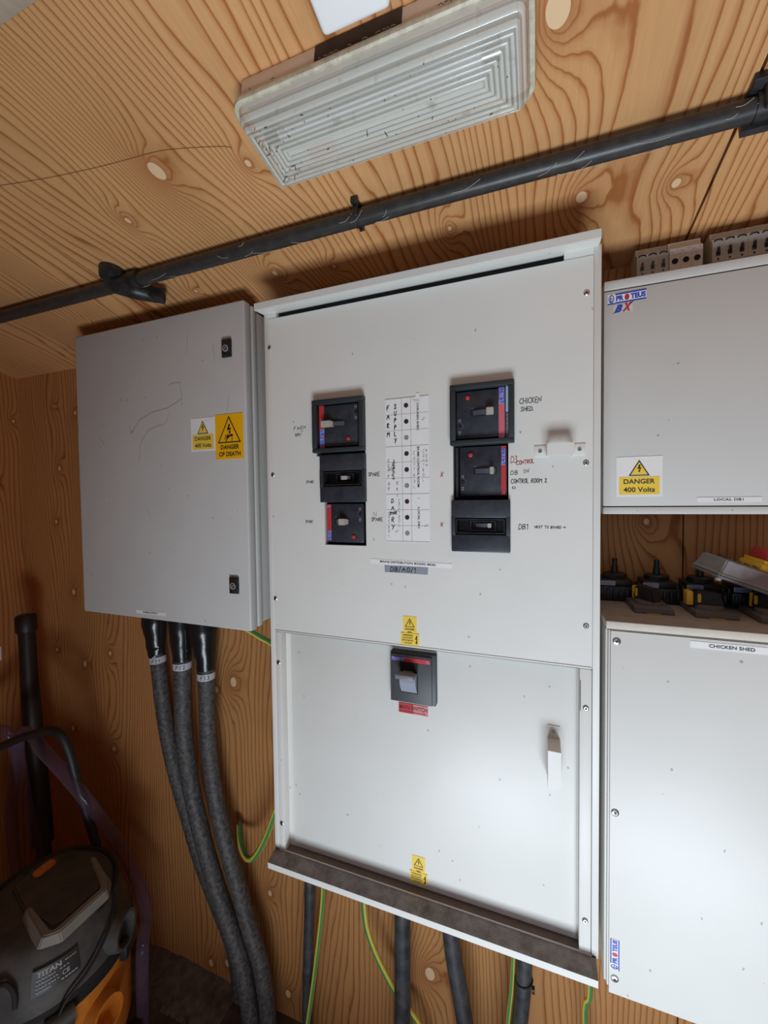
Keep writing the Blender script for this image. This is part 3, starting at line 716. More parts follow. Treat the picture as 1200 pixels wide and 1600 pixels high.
# ---- circuit chart between the breaker columns
g = G(); CX0, CX1, CZ0, CZ1 = -.2945, -.2020, 1.532, 1.825; H9 = (CZ1 - CZ0) / 9
g.box(CX0, CX1, -.0006, 0, CZ0, CZ1)
g.box(CX0, CX1, -.0008, 0, CZ0 - .0012, CZ0)
xa, xb = CX0 + .39 * .0925, CX0 + .595 * .0925
g.mi = 1
for k in range(10):
    z = CZ1 - k * H9; t = .0011 if k % 3 == 0 else .0006
    g.rect(CX0, xb, z - t / 2, z + t / 2, -.0009); g.rect(xb, CX1, z - t / 2, z + t / 2, -.0009)
g.rect(xa - .0005, xa + .0005, CZ0, CZ1, -.0009); g.rect(xb - .0005, xb + .0005, CZ0, CZ1, -.0009)
for k in range(9):
    g.mi = (2, 3, 4)[k % 3]; g.disc((xa + xb) / 2, CZ1 - (k + .48) * H9, .0048, -.0011)
g.mi = 0; g.rect(-.2285, -.2205, 1.728, 1.832, -.0011); g.rect(-.2275, -.2205, 1.64, 1.722, -.0011); g.rect(-.2275, -.2205, 1.545, 1.62, -.0011)
g.mi = 3
g.text('CHICKEN SHED', -.2268, -.2222, 1.757, 1.812, -.0014, rot=-90, bold=.02)
g.text('DOME CONTROL ROOM', -.2266, -.2218, 1.643, 1.724, -.0014, rot=-90, bold=.02)
g.text('LOCAL DB1', -.2264, -.2218, 1.560, 1.602, -.0014, rot=-90, bold=.02)
g.mi = 3
hand(g, 'FARM', -.2905, 1.812, .0095, -.0013, .0012, .62, .9, .05, vert=True)
hand(g, 'SUPPLY', -.2745, 1.813, .0090, -.0013, .0012, .62, .55, .05, vert=True)
hand(g, 'DA', -.2830, 1.620, .0085, -.0013, .0010, .75, .75, .05, vert=True)
hand(g, 'RY', -.2825, 1.582, .0100, -.0013, .0010, .75, .55, .05, vert=True)
hand(g, 'SPARE', -.2870, 1.592, .0060, -.0014, .0008, .6, .2, .1, slope=.15)
for k in range(26): g.stroke([(-.2815 + random.uniform(0, .005), 1.700 - k * .0016 + random.uniform(-.001, .001)), (-.2770 + random.uniform(-.002, .003), 1.7005 - k * .0016)], -.0013, .0008)
g.mi = 5
hand(g, 'COMP', -.2905, 1.702, .0060, -.0012, .0006, .8, .8, .1, vert=True); hand(g, 'GR', -.2905, 1.654, .0070, -.0012, .0006, .8, .5, .1, vert=True)
hand(g, 'DER', -.2895, 1.685, .0060, -.0012, .0006, .8, .3, .1); hand(g, 'ER?', -.2715, 1.655, .0060, -.0012, .0006, .8, 1.1, .1, vert=True)
hand(g, 'CONTROL', -.2345, 1.715, .0060, -.0012, .0005, .7, .9, .1, vert=True); hand(g, 'CONTROL', -.2155, 1.718, .0060, -.0012, .0005, .7, .6, .1, vert=True)
hand(g, 'ROOM', -.2090, 1.718, .0060, -.0012, .0005, .7, .6, .1, vert=True); hand(g, 'CONTROL', -.2905, 1.592, .0050, -.0012, .0005, .8, .5, .1, vert=True)
hand(g, 'CONTROL', -.2680, 1.618, .0060, -.0012, .0005, .8, .35, .1, vert=True)
hand(g, 'THE', -.2345, 1.820, .0050, -.0012, .0005, .8, .5, .1); hand(g, 'v', -.2165, 1.782, .0060, -.0012, .0007, 1); hand(g, 'v', -.2120, 1.568, .0055, -.0012, .0008, 1.2); hand(g, 'v', -.2740, 1.556, .0060, -.0012, .0007, 1)
make('circuit_chart', g, [M_CARD, M_FAINT, plain('dot_brown', (.05, .02, .018), .5), M_INK, plain('dot_grey', (.25, .25, .25), .5), plain('pencil', (.45, .45, .46), .6)], mb, smooth=False)
# ---- labels, tape, hand notes
def strip_label(parent, txt, x0, x1, z0, z1, y, tx0, tx1, name='label_strip', skew=0.0, mi=None):
    g = G(); c = ((x0 + x1) / 2, (z0 + z1) / 2); M = Matrix.Translation((c[0], 0, c[1])) @ Matrix.Rotation(skew, 4, 'Y') @ Matrix.Translation((-c[0], 0, -c[1]))
    g.box(x0, x1, y - .0006, y, z0, z1, M=M); g.mi = 1
    h = z1 - z0; g.text(txt, tx0, tx1, z0 + h * .26, z1 - h * .24, y - .0010, M=M, bold=.018)
    o = make(name, g, [M_CARD, M_INK], parent, smooth=False); return o
strip_label(mb, 'MAINS DISTRIBUTION BOARD MDB1', -.3325, -.1580, 1.4825, 1.4915, 0, -.310, -.190, skew=0.02)
g = G(); g.plate([(-.3000, 1.480), (-.2995, 1.4665), (-.2070, 1.4655), (-.2060, 1.4795), (-.25, 1.4800)], -.0007, 0); g.mi = 1
hand(g, 'DB/AO/1', -.287, 1.4782, .0095, -.0011, .0010, .95, .28, .05)
make('cloth_tape', g, [M_GTAPE, M_INK], mb, smooth=False)
def note(txts, mat, name='handwritten_note'):
    g = G()
    for a in txts: hand(g, *a[:4], -.0004, **a[4])
    make(name, g, mat, mb, smooth=False)
note([('FARM', -.5150, 1.786, .0085, dict(wd=.0007, asp=.85)), ('-', -.497, 1.776, .004, dict(wd=.0006, asp=2)), ('SUPPLY', -.5130, 1.770, .0065, dict(wd=.0006, asp=.55, gap=.1))], M_PEN)
note([('SPARE', -.4860, 1.663, .0060, dict(wd=.0006, asp=.75, gap=.15))], M_PEN)
note([('SPARE', -.4900, 1.574, .0060, dict(wd=.0006, asp=.75, gap=.15))], M_PEN)
note([('SPARE', -.3345, 1.676, .0080, dict(wd=.0008, asp=.75, gap=.15))], M_PEN)
note([('SPARE', -.3290, 1.581, .0080, dict(wd=.0008, asp=.75, gap=.15)), ('N', -.3250, 1.594, .0120, dict(wd=.0004, asp=.9))], M_PEN)
note([('CHICKEN', -.0300, 1.8020, .0100, dict(wd=.0008, asp=.62, gap=.2, slope=.0)), ('SHED.', -.0280, 1.7860, .0080, dict(wd=.0008, asp=.72, gap=.22))], M_PEN)
note([('D3', -.0460, 1.6970, .0130, dict(wd=.0008, asp=.6, gap=.1)), ('CONTROL', -.0360, 1.6870, .0075, dict(wd=.0008, asp=.68, gap=.15, slope=.10))], M_REDPEN)
note([('DB', -.0460, 1.6700, .0080, dict(wd=.0007, asp=.85)), ('IN', -.0240, 1.6720, .0080, dict(wd=.0007, asp=.85)),
      ('CONTROL ROOM 2', -.0455, 1.6540, .0080, dict(wd=.0008, asp=.62, gap=.18)), ('03', -.0440, 1.6400, .0045, dict(wd=.0006, asp=.9))], M_PEN)
note([('DB1', -.0320, 1.5700, .0100, dict(wd=.0008, asp=.72, gap=.2)), ('NEXT TO BOARD >', -.0040, 1.5670, .0045, dict(wd=.0006, asp=.8, gap=.25))], M_PEN)
note([('*', -.1800, 1.6720, .0100, dict(wd=.0007, asp=.8))], M_REDPEN, 'asterisk_mark'); note([('*', -.1810, 1.5720, .0085, dict(wd=.0007, asp=.9))], M_REDPEN, 'asterisk_mark')
sticker_pair(mb, -.2655, 1.3770, 0.0)
sticker_pair(mb, -.2605 + .003, .8535, .0195)
# ---- main switch on the lower cover
g = G(); mx0, mx1, mz0, mz1 = -.2905, -.1935, 1.1945, 1.2990
g.box(mx0, mx1, .003, .020, mz0, mz1, .001); g.box(mx0 + .001, mx1 - .007, -.0015, .004, mz0 + .001, mz1 - .004, .001)
ms = make('main_switch', g, plain('switch_anthracite', (.055, .058, .062), .5, vary=.1), mb); ms['label'] = 'square dark grey main switch on the lower cover'
fw_, fh_ = .089, .100; fx = mx0 + .001; fz = mz1 - .004
g = G(); g.rect(fx + .003, fx + fw_ - .003, fz - .0135, fz - .0045, -.0021)
proteus(g, fx + .004, fx + .030, fz - .0130, fz - .0050, -.0024, 0, 2, 1, 0)
g.mi = 2; g.text('F2L', fx + fw_ - .011, fx + fw_ - .004, fz - .0115, fz - .0070, -.0024)
make('maker_stripe', g, [M_RED, M_BLUE, M_LBLUE], ms, smooth=False)
g = G(); g.box(fx + .022, fx + .060, -.0025, .002, fz - .078, fz - .014)
make('toggle_slot', g, M_GAP, ms)
g = G(); pts = []
for k in range(13):
    t = k / 12; zz = fz - .034 - .042 * t; yy = -.0030 - .012 * math.sin(math.pi * min(1, .25 + t * .75))
    pts += [(fx + .0245, yy, zz), (fx + .0585, yy, zz)]
g.mesh(pts, [(2 * k, 2 * k + 2, 2 * k + 3, 2 * k + 1) for k in range(12)])
for xx in (fx + .0245, fx + .0585):
    side = [(xx, pts[2 * k][1], pts[2 * k][2]) for k in range(13)]
    g.mesh(side + [(xx, .001, side[-1][2]), (xx, .001, side[0][2])], [tuple(range(15))])
make('toggle_drum', g, M_DRUM, ms)
g = G(); g.box(fx + .0205, fx + .0585, -.032, -.012, fz - .0385, fz - .0295, .0012); g.box(fx + .030, fx + .050, -.014, -.004, fz - .037, fz - .031)
make('toggle', g, plain('switch_handle_grey', (.19, .19, .195), .45, vary=.15, vscale=90), ms)
g = G(); M_PALE = plain('sun_bleached_red', (.66, .22, .20), .5, vary=.12, vscale=50)
g.box(-.2785, -.2460, .0183, .0195, 1.1620, 1.1830); g.mi = 1; g.box(-.2460, -.2140, .0183, .0195, 1.1620, 1.1830); g.mi = 2
g.text('MAIN SWITCH', -.2765, -.2155, 1.1705, 1.1790, .0179, bold=.015)
for k in range(14): g.rect(-.2765 + k * .0042, -.2765 + k * .0042 + random.uniform(.0018, .0034), 1.1645, 1.1668, .0179)
make('main_switch_label', g, [M_RED, M_PALE, plain('dark_red_ink', (.12, .01, .02), .5)], mb, smooth=False)
# ---- pull handles
g = G(); z0_, z1_ = 1.6925, 1.7135
g.box(-.0045, .0165, -.0015, 0, z0_, z1_, .0004); g.box(.0600, .0800, -.0015, 0, z0_, z1_, .0004)
P = [(.0165, -.0005), (.0165, -.026), (.060, -.026), (.060, -.0005), (.0575, -.0005), (.0575, -.0235), (.019, -.0235), (.019, -.0005)]
n = len(P)
g.mesh([(x, y, z0_) for x, y in P] + [(x, y, z1_) for x, y in P], [(0, 1, 6, 7), (1, 2, 5, 6), (2, 3, 4, 5), (15, 14, 9, 8), (14, 13, 10, 9), (13, 12, 11, 10)] + [(i, (i + 1) % n, (i + 1) % n + n, i + n) for i in range(n)])
hd = make('pull_handle', g, M_PANEL, mb); hd['label'] = 'horizontal painted strap handle on the upper panel'
for x in (.0055, .0705): screw(hd, x, 1.703, -.0015, .0034)
g = G(); hx0, hx1 = .0185, .0405
g.box(hx0, hx1, .0180, .0195, 1.165, 1.189, .0004)
make_m = M_ZBRK
P = [(.0190, 1.165), (-.018, 1.160), (-.018, 1.095), (.0190, 1.089), (.0190, 1.0915), (-.0155, 1.0975), (-.0155, 1.1575), (.0190, 1.1625)]
g.mi = 0
g.mesh([(hx0, y, z) for y, z in P] + [(hx1, y, z) for y, z in P], [(0, 1, 6, 7), (1, 2, 5, 6), (2, 3, 4, 5), (15, 14, 9, 8), (14, 13, 10, 9), (13, 12, 11, 10)] + [(i, (i + 1) % n, (i + 1) % n + n, i + n) for i in range(n)])
g.box(hx0, hx1, .0180, .0195, 1.068, 1.090, .0004)
hd = make('pull_handle', g, [M_PANEL], mb); hd['label'] = 'upright strap handle on the lower cover'
screw(hd, (hx0 + hx1) / 2, 1.178, .0180, .0032); screw(hd, (hx0 + hx1) / 2, 1.079, .0180, .0032)

# ------------------------------------------------------------------ left cabinet
lc = thing('electrical_cabinet', (-.966, .13, 1.295), 'plain grey steel wall cabinet on the left with two black locks and danger signs', 'cabinet')
g = G()
g.box(-1.262, -.668, .058, YW, 1.305, 2.098, .002); g.box(-1.268, -.662, .050, .066, 1.299, 2.104, .003)
make('body', g, M_BOX, lc)
g = G(); g.box(-1.258, -.670, .044, .052, 1.306, 2.096)
make('door_gasket', g, M_GAP, lc)
g = G(); g.box(-1.2725, -.6625, .020, .0455, 1.2950, 2.1060, .0045, 3)
dr = make('door', g, M_DOOR, lc)
def cab_lock(x0, x1, z0, z1, y):
    g = G(); g.box(x0, x1, y - .006, y, z0, z1, .0015)
    c = ((x0 + x1) / 2 - .001, (z0 + z1) / 2 - .001)
    lk = G(); g.mi = 0
    g.mi = 1; g.tube([(c[0], y - .006, c[1]), (c[0], y - .0078, c[1])], .0085, 24, smooth=False)
    g.mi = 0; g.tube([(c[0], y - .0078, c[1]), (c[0], y - .0080, c[1])], .0055, 20, smooth=False)
    g.mi = 1; g.flat([(c[0] - .005, c[1] - .002), (c[0] - .0035, c[1] - .0045), (c[0] + .005, c[1] + .002), (c[0] + .0035, c[1] + .0045)], y - .0082)
    make('lock', g, [M_BLACK, M_ZBRK], dr)
cab_lock(-.7280, -.7000, 1.9730, 2.0170, .020); cab_lock(-.7220, -.6950, 1.3880, 1.4290, .020)
sticker_400(dr, -.8370, -.7590, 1.7480, 1.8320, .0200)
g = G(); ex0, ex1, ez0, ez1 = -.7570, -.6720, 1.7240, 1.8350; eW, eH = ex1 - ex0, ez1 - ez0; y = .0195
g.box(ex0, ex1, y - .0006, y + .0005, ez0, ez1, .0)
tri_bolt(g, (ex0 + ex1) / 2, ez0 + .36 * eH, .84 * eW, .60 * eH, y - .0009, 1, 0, 0.065, bolt=False)
g.mi = 1; cx = (ex0 + ex1) / 2; bz = ez0 + .36 * eH; s = .6 * eH * .62; yy = y - .0013
for q in (((-.02, 1.12), (.10, 1.14), (.04, .88), (-.14, .78)), ((.04, .86), (.15, .92), (.08, .62), (.02, .64)), ((-.06, .66), (.14, .66), (.05, .50)), ((-.14, .80), (.12, .90), (.14, .82), (-.10, .74))):
    g.flat([(cx + u * s, bz + v * s) for u, v in q], yy)
for st, wd in (([(-.12, .36), (.20, .46)], .0045), ([(.16, .46), (.26, .44)], .004), ([(-.12, .38), (-.34, .24)], .0022), ([(-.05, .36), (-.20, .18), (-.22, .08)], .0024), ([(.20, .42), (.24, .22), (.20, .12)], .002), ([(-.02, .46), (-.20, .46), (-.30, .38)], .002), ([(.0, .37), (-.12, .24)], .0022)):
    g.stroke([(cx + u * s, bz + v * s) for u, v in st], yy, wd)
g.text('DANGER', ex0 + .19 * eW, ex0 + .85 * eW, ez0 + .215 * eH, ez0 + .315 * eH, yy, bold=.025)
g.text('OF DEATH', ex0 + .12 * eW, ex0 + .90 * eW, ez0 + .060 * eH, ez0 + .160 * eH, yy, bold=.025)
make('warning_sign', g, [M_AMB, M_INK], dr, smooth=False)['label'] = 'amber danger of death sign'
strip_label(dr, 'FARM SUPPLY', -1.0540, -.9450, 1.3085, 1.3185, .0200, -1.028, -.972)
g = G()      # scuffs and old web marks on the door
def crack(pts, wd=.0007):
    q = []
    for a, b in zip(pts[:-1], pts[1:]):
        for k in range(5): t = k / 5; q.append((a[0] + (b[0] - a[0]) * t + random.uniform(-.0015, .0015), a[1] + (b[1] - a[1]) * t + random.uniform(-.0015, .0015)))
    g.stroke(q + [pts[-1]], .0196, wd)
def lp(u, v):   # fractions across the door
    return (-1.2725 + u * .61, 2.106 - v * .811)
for pl_, wd in (([(.60, .22), (.66, .215), (.67, .29)], .0006), ([(.36, .36), (.42, .32), (.50, .30), (.58, .295), (.66, .27)], .0008), ([(.40, .47), (.42, .40), (.47, .36), (.55, .345)], .0007), ([(.56, .35), (.60, .31)], .0006),
            ([(.35, .335), (.36, .365), (.38, .355)], .0008), ([(.44, .61), (.47, .66)], .0005), ([(.71, .07), (.70, .13)], .0006), ([(.84, .12), (.85, .16)], .0006), ([(.165, .31), (.19, .335)], .0005), ([(.14, .37), (.18, .385), (.18, .395)], .0008),
            ([(.30, .245), (.31, .25)], .001), ([(.34, .245), (.345, .262)], .0008), ([(.385, .25), (.39, .262)], .0007), ([(.92, .28), (.89, .36)], .0006)):
    crack([lp(*p) for p in pl_], wd)
make('scuff_marks', g, plain('scuff_dark', (.17, .15, .13), .7), dr, smooth=False)

# ------------------------------------------------------------------ upper right distribution board
ur = thing('distribution_board', (.5, .17, 1.585), 'wide grey distribution board high on the right with blue maker badge and yellow danger sticker', 'distribution board')
UX0, UX1 = .1215, .80
g = G(); g.box(UX0, UX1, .116, YW, 1.585, 2.033, .0015)
g.box(UX0, UX1, .100, .118, 2.0155, 2.033, .0025); g.box(UX0, UX1, .100, .118, 1.585, 1.5985, .0015)
make('body', g, M_BOX, ur)
g = G(); g.box(UX0 + .001, UX1, .108, .117, 1.598, 2.017); make('seam_gap', g, M_GAP, ur)
g = G(); g.box(UX0, UX1, .100, .1085, 1.6005, 2.0125, .0012)
cv = make('cover', g, M_BOX, ur)
g = G(); proteus(g, .1275, .1915, 1.9865, 2.0060, .0992, 0, 0, 1, 2)
for v in g.bm.verts: v.co.z += (v.co.x - .1275) * .02
make('maker_badge', g, [M_CARD, M_BLUE, M_RED], cv, smooth=False)['label'] = 'blue bordered badge with a red dot'
g = G(); g.rect(.138, .170, 1.9690, 1.9850, .0996); g.mi = 1
g.text('B', .1385, .1530, 1.9700, 1.9845, .0992, bold=.06, shear=.45); g.stroke([(.1365, 1.9695), (.141, 1.9710)], .0992, .001)
g.mi = 2; g.text('X', .1520, .1690, 1.9705, 1.9860, .0990, bold=.06, shear=.35)
g.stroke([(.166, 1.9845), (.1695, 1.9868)], .0990, .0018)
make('series_badge', g, [M_BOX, M_BLUE, M_RED], cv, smooth=False)
sticker_400(cv, .1440, .2200, 1.6185, 1.6945, .0998)
strip_label(cv, 'LOCAL DB1', .2740, .3680, 1.6070, 1.6155, .0998, .299, .342)

# ------------------------------------------------------------------ lower right cabinet
lr = thing('electrical_cabinet', (.5, .12, .727), 'large grey steel cabinet low on the right labelled chicken shed', 'cabinet')
LX0 = .1135
g = G(); g.box(LX0 + .0, .80, .010, YW, .735, 1.3860, .0035); g.box(LX0 + .004, .80, .004, .012, .735, 1.3860, .002)
make('body', g, M_PANEL, lr)
g = G(); g.box(LX0 + .007, .80, .0045, .010, .731, 1.3855); make('seam_gap', g, M_GAP, lr)
g = G(); g.box(.1205, .80, .0, .0060, .7270, 1.3850, .0015)
cv2 = make('cover', g, M_PANEL, lr)
g = G(); g.box(LX0, .80, -.002, YW - .001, 1.3885, 1.4020, .0015); g.mi = 0
for f in g.bm.faces:
    f.normal_update()
    if f.normal.z > .7: f.material_index = 1
make('top_plate', g, [M_CREAM, M_TOPD], lr)
g = G(); g.box(LX0 + .003, .80, .001, .2, 1.3855, 1.3890); make('gasket', g, plain('gasket_brown', (.16, .14, .11), .8), lr)
for (x, z) in ((.1300, 1.3670), (.1290, 1.0610), (.1300, .7570)): screw(lr, x, z, 0.0, .0062)
strip_label(cv2, 'CHICKEN SHED', .2365, .3500, 1.3690, 1.3800, 0.0, .262, .322)
g = G(); proteus(g, .1225, .1375, .7730, .8290, -.0004, 90, 0, 1, 2)
make('maker_badge', g, [M_CARD, M_BLUE, M_RED], cv2, smooth=False)['label'] = 'upright blue bordered badge with a red dot'
# small miniature breakers standing on the upper board
def mcb(n, x, yf, mats, style):
    """n-pole modular breaker standing upright, front to the room"""
    wd = .0177 * n; body, tog = mats; z0 = 2.033
    t = thing('miniature_breaker', (x, yf + .03, z0), '', 'circuit breaker', 'modular breakers standing on the upper right board')
    g = G()
    prof = [(yf + .016, 0), (yf + .016, .014), (yf, .020), (yf, .060), (yf + .008, .062), (yf + .014, .072), (yf + .014, .078), (yf + .062, .078), (yf + .062, 0)]
    m = len(prof)
    g.mesh([(x, y, z0 + z) for y, z in prof] + [(x + wd, y, z0 + z) for y, z in prof], [tuple(range(m))[::-1], tuple(range(m, 2 * m))] + [(i, (i + 1) % m, (i + 1) % m + m, i + m) for i in range(m)])
    g.mi = 1
    for k in range(1, n): g.rect(x + k * .0177 - .0003, x + k * .0177 + .0003, z0 + .020, z0 + .060, yf - .0003)
    if style == 'fuse':
        for k in range(n):
            cx_ = x + (k + .5) * .0177
            g.rect(cx_ - .007, cx_ - .003, z0 + .052, z0 + .055, yf - .0004); g.rect(cx_ + .002, cx_ + .006, z0 + .056, z0 + .058, yf - .0004)
            g.stroke([(cx_ - .004, z0 + .0485), (cx_ + .003, z0 + .0485)], yf - .0004, .0005); g.stroke([(cx_ - .004, z0 + .046), (cx_ + .002, z0 + .046)], yf - .0004, .0005)
    make('housing', g, [body, M_FAINT], t)
    for k in range(n):
        cx_ = x + (k + .5) * .0177; g = G()
        if style == 'fuse':
            g.tube([(cx_, yf + .0005, z0 + .036), (cx_, yf - .001, z0 + .036)], .0052, 16, smooth=False)
            make('fuse_opening', g, M_GAP, t)
        else:
            g.box(cx_ - .0032, cx_ + .0032, yf - .0015, yf + .001, z0 + .030, z0 + .038, .0005); g.box(cx_ - .0018, cx_ + .0018, yf - .005, yf, z0 + .034, z0 + .044, .0005)
            g.box(cx_ - .0017, cx_ + .0017, yf - .0004, yf + .001, z0 + .0225, z0 + .0255)
            make('toggle', g, tog, t)
            g = G(); g.tube([(cx_ - .0070, yf + .0015, z0 + .0560), (cx_ - .004, yf - .0012, z0 + .0585), (cx_ + .004, yf - .0012, z0 + .0585), (cx_ + .0070, yf + .0015, z0 + .0560)], .0012, 8)
            make('terminal_shutter', g, M_GAP, t)
    return t
m1 = mcb(3, .1855, .148, (M_MCB, M_SLOTG), 'mcb'); m1['label'] = 'three pole grey breaker standing leftmost on the upper right board'
m2 = mcb(3, .2395, .146, (M_MCBW, M_INK), 'fuse'); m2['label'] = 'cream three pole breaker with round openings, second from left on the upper right board'
m3 = mcb(3, .3060, .142, (M_MCB, M_INK), 'mcb'); m3['label'] = 'three pole grey breaker right of the gap on the upper right board'
m4 = mcb(3, .3595, .142, (M_MCB, M_INK), 'mcb'); m4['label'] = 'grey breaker cut off by the right picture edge on the upper right board'
# rotary switch bodies with upright shafts standing on the lower cabinet
def isolator_body(x):
    t = thing('rotary_isolator', (x, .185, 1.402), 'black rotary switch body leftmost of the row on the lower right cabinet', 'switch', 'black rotary switch bodies on the lower right cabinet')
    z0 = 1.402; g = G()
    g.box(x - .034, x + .034, .156, .226, z0, z0 + .030, .002)
    for k in range(6): g.box(x - .031 + k * .0115, x - .026 + k * .0115, .151, .158, z0 + .004, z0 + .026, .0006)
    g.box(x - .029, x + .029, .162, .222, z0 + .030, z0 + .044, .003)
    g.box(x - .036, x - .029, .170, .200, z0 + .012, z0 + .036, .002); g.box(x + .029, x + .036, .170, .200, z0 + .012, z0 + .036, .002)
    make('housing', g, M_BLACK, t)
    g = G(); g.lathe([(.023, 0), (.023, .008), (.021, .010), (.013, .0105)], (x, .190, z0 + .044), 8)
    make('top_ring', g, M_BLACK, t)
    g = G(); g.lathe([(.0065, 0), (.0065, .014), (.0052, .015), (.0050, .030), (.0042, .031)], (x, .190, z0 + .054), 14)
    make('shaft', g, M_BLACK, t)
    g = G(); g.box(x - .030, x - .003, .1605, .1622, z0 + .0315, z0 + .0405)
    g.mi = 1
    for k in range(3): g.stroke([(x - .028, z0 + .034 + k * .0022), (x - .005, z0 + .034 + k * .0022)], .1602, .0006)
    make('rating_label', g, [plain('pale_blue_label', (.42, .50, .58), .45), M_BLUE], t)
    return t
i1 = isolator_body(.1560)
i2 = copy_tree(i1, loc=(.2330, .185, 1.402), label='black rotary switch body with tall bare shaft, second in the row')
i3 = copy_tree(i1, loc=(.3080, .185, 1.402), label='black rotary switch body half under the tilted grey box lid, third in the row')
i4 = copy_tree(i1, loc=(.3830, .185, 1.402), label='black rotary switch body under the grey box lid, rightmost of the row')
def rotary_handle(x, y, rot, lab, yt=.0105):
    t = thing('rotary_dial_switch', (x, y, 1.402), lab, 'rotary switch', 'black and yellow rotary switch fronts on the lower right cabinet')
    c = Vector((x, y, 0)); z0 = 1.402
    g = G(); g.box(x - .032, x + .032, y - .044, y + .044, z0, z0 + .008, .002); g.box(x - .031, x + .031, y - .043, y + .043, z0 + .007, z0 + .010, .001)
    g.mi = 1; g.box(x - .012, x + .010, y - .047, y - .0435, z0 + .0002, z0 + .002)
    make('base_plate', g, [M_DGREY, plain('yellow_shim', (.45, .30, .06), .6)], t)
    R = Matrix.Translation((x, y, 0)) @ Matrix.Rotation(rot, 4, 'Z') @ Matrix.Translation((-x, -y, 0))
    g = G(R); g.lathe([(.024, .010), (.023, .015), (.020, .017)], (x, y, z0), 28)
    make('collar', g, M_DGREY, t)
    g = G(R)
    P = [(-.026, .016), (.022, .016), (.014, .040), (-.022, .042)]
    a = [(x + u, y - .011, z0 + v) for u, v in P] + [(x + u * .95, y + .011, z0 + v) for u, v in P]
    g.mesh(a, [(0, 1, 2, 3), (7, 6, 5, 4), (0, 4, 5, 1), (1, 5, 6, 2), (2, 6, 7, 3), (3, 7, 4, 0)])
    bmesh.ops.bevel(g.bm, geom=list(g.bm.edges), offset=.002, segments=2, affect='EDGES')
    make('grip', g, M_VBLACK, t)
    g = G(R); g.box(x - .0255 - yt, x - .0255, y - .0105, y + .0105, z0 + .015, z0 + .040, .0015); g.rplate(x - .0195, x - .0145, z0 + .021, z0 + .037, y - .0125, y - .0105, .0024)
    make('indicator', g, M_YKNOB, t)
rotary_handle(.2020, .112, math.radians(-58), 'black rotary switch front turned edge on, in front of the first and second switch bodies', .004)
rotary_handle(.2960, .110, math.radians(0), 'black rotary switch front with broad yellow end facing out, middle of the three')
rotary_handle(.3860, .104, math.radians(-58), 'black rotary switch front cut off by the right picture edge', .004)
# tilted grey isolator box lid with red and yellow knob
t = thing('isolator_cover', (.330, .12, 1.452), 'grey dirty plastic isolator cover with red and yellow knob lying tilted on the switches', 'switch cover')
ex_ = Vector((.079, .024, -.030)).normalized(); ey_ = Vector((-.025, .070, .0095)); ey_ = (ey_ - ex_ * ex_.dot(ey_)).normalized(); ez_ = ex_.cross(ey_)
TM = Matrix(((ex_.x, ey_.x, ez_.x, .297), (ex_.y, ey_.y, ez_.y, .070), (ex_.z, ey_.z, ez_.z, 1.4745), (0, 0, 0, 1)))
g = G()
def loop(i, z): return [(.0 + i, -.0 + i, z), (.150 - i, .0 + i, z), (.150 - i, .077 - i, z), (.0 + i, .077 - i, z)]
pts = loop(0, 0) + loop(0, .007) + loop(.0015, .008) + loop(.006, .036)
fs = [(3, 2, 1, 0), (12, 13, 14, 15)]
for k in range(3):
    for i in range(4): fs.append((k * 4 + i, k * 4 + (i + 1) % 4, k * 4 + 4 + (i + 1) % 4, k * 4 + 4 + i))
g.mesh([TM @ Vector(p) for p in pts], fs)
bmesh.ops.bevel(g.bm, geom=list(g.bm.edges), offset=.0025, segments=3, affect='EDGES')
make('shell', g, M_SGREY, t)
g = G(); g.box(.068, .138, .012, .066, .036, .048, .002, M=TM); g.box(.071, .135, .015, .063, .048, .055, .001, M=TM)
make('yellow_plate', g, M_YKNOB, t)
g = G(); g.box(.075, .130, .018, .060, .055, .076, .003, M=TM)
make('red_knob', g, M_RED, t)
g = G(); g.lathe([(.0045, -.005), (.0045, 0)], (.010, .012, 0), 12, M=TM)
make('fixing_foot', g, M_CARD, t)
g = G()
for k in range(46):
    u, v = random.uniform(.008, .070), random.uniform(.008, .066); a = random.uniform(0, 6.28); l = random.uniform(.002, .006)
    g.tube([TM @ Vector((u, v, .0375)), TM @ Vector((u + l * math.cos(a) * .5, v + l * math.sin(a) * .5, .040)), TM @ Vector((u + l * math.cos(a), v + l * math.sin(a), .0378))], .0005, 5, smooth=False)
o = make('debris', g, M_DIRT, t); o['kind'] = 'stuff'

# ------------------------------------------------------------------ ceiling conduit and clips
pc = -.0245
PY = lambda Y: (Y - YW) / math.cos(ang)
py = PY(-.070)
cd = thing('conduit', (-.6, -.070, zc(-.070, .025)), 'long black plastic conduit pipe running across the plywood ceiling', 'pipe')
g = G(CT); g.tube([(x, py + .001 * math.sin(x * 5), pc - .0) for x in (XL + .01, -1.6, -1.3, -1.0, -.7, -.4, -.1, .2, .5, .9)], .0148, 20, n=4)
make('pipe', g, M_PIPE, cd)
def clip(x, w_=.010):
    g = G(CT)
    g.box(x - w_ / 2, x + w_ / 2, py + .0140, py + .0190, -.036, 0, .001); g.box(x - w_ / 2, x + w_ / 2, py - .019, py - .0140, -.034, 0, .001)
    g.box(x - w_ / 2, x + w_ / 2, py - .019, py + .019, -.0060, 0, .001); g.tube([(x - w_ / 2, py, pc), (x + w_ / 2, py, pc)], .0160, 20, smooth=False)
    g.box(x - w_ * .7, x + w_ * .7, py - .026, py - .019, -.012, 0, .001)
    make('pipe_clip', g, M_BLACK, cd)
clip(-.316)
g = G(CT); g.box(.272, .330, py - .030, py + .022, -.012, 0, .002); g.tube([(.280, py, pc), (.34, py, pc)], .0175, 20, smooth=False); g.box(.285, .33, py - .022, py - .014, -.045, 0, .002)
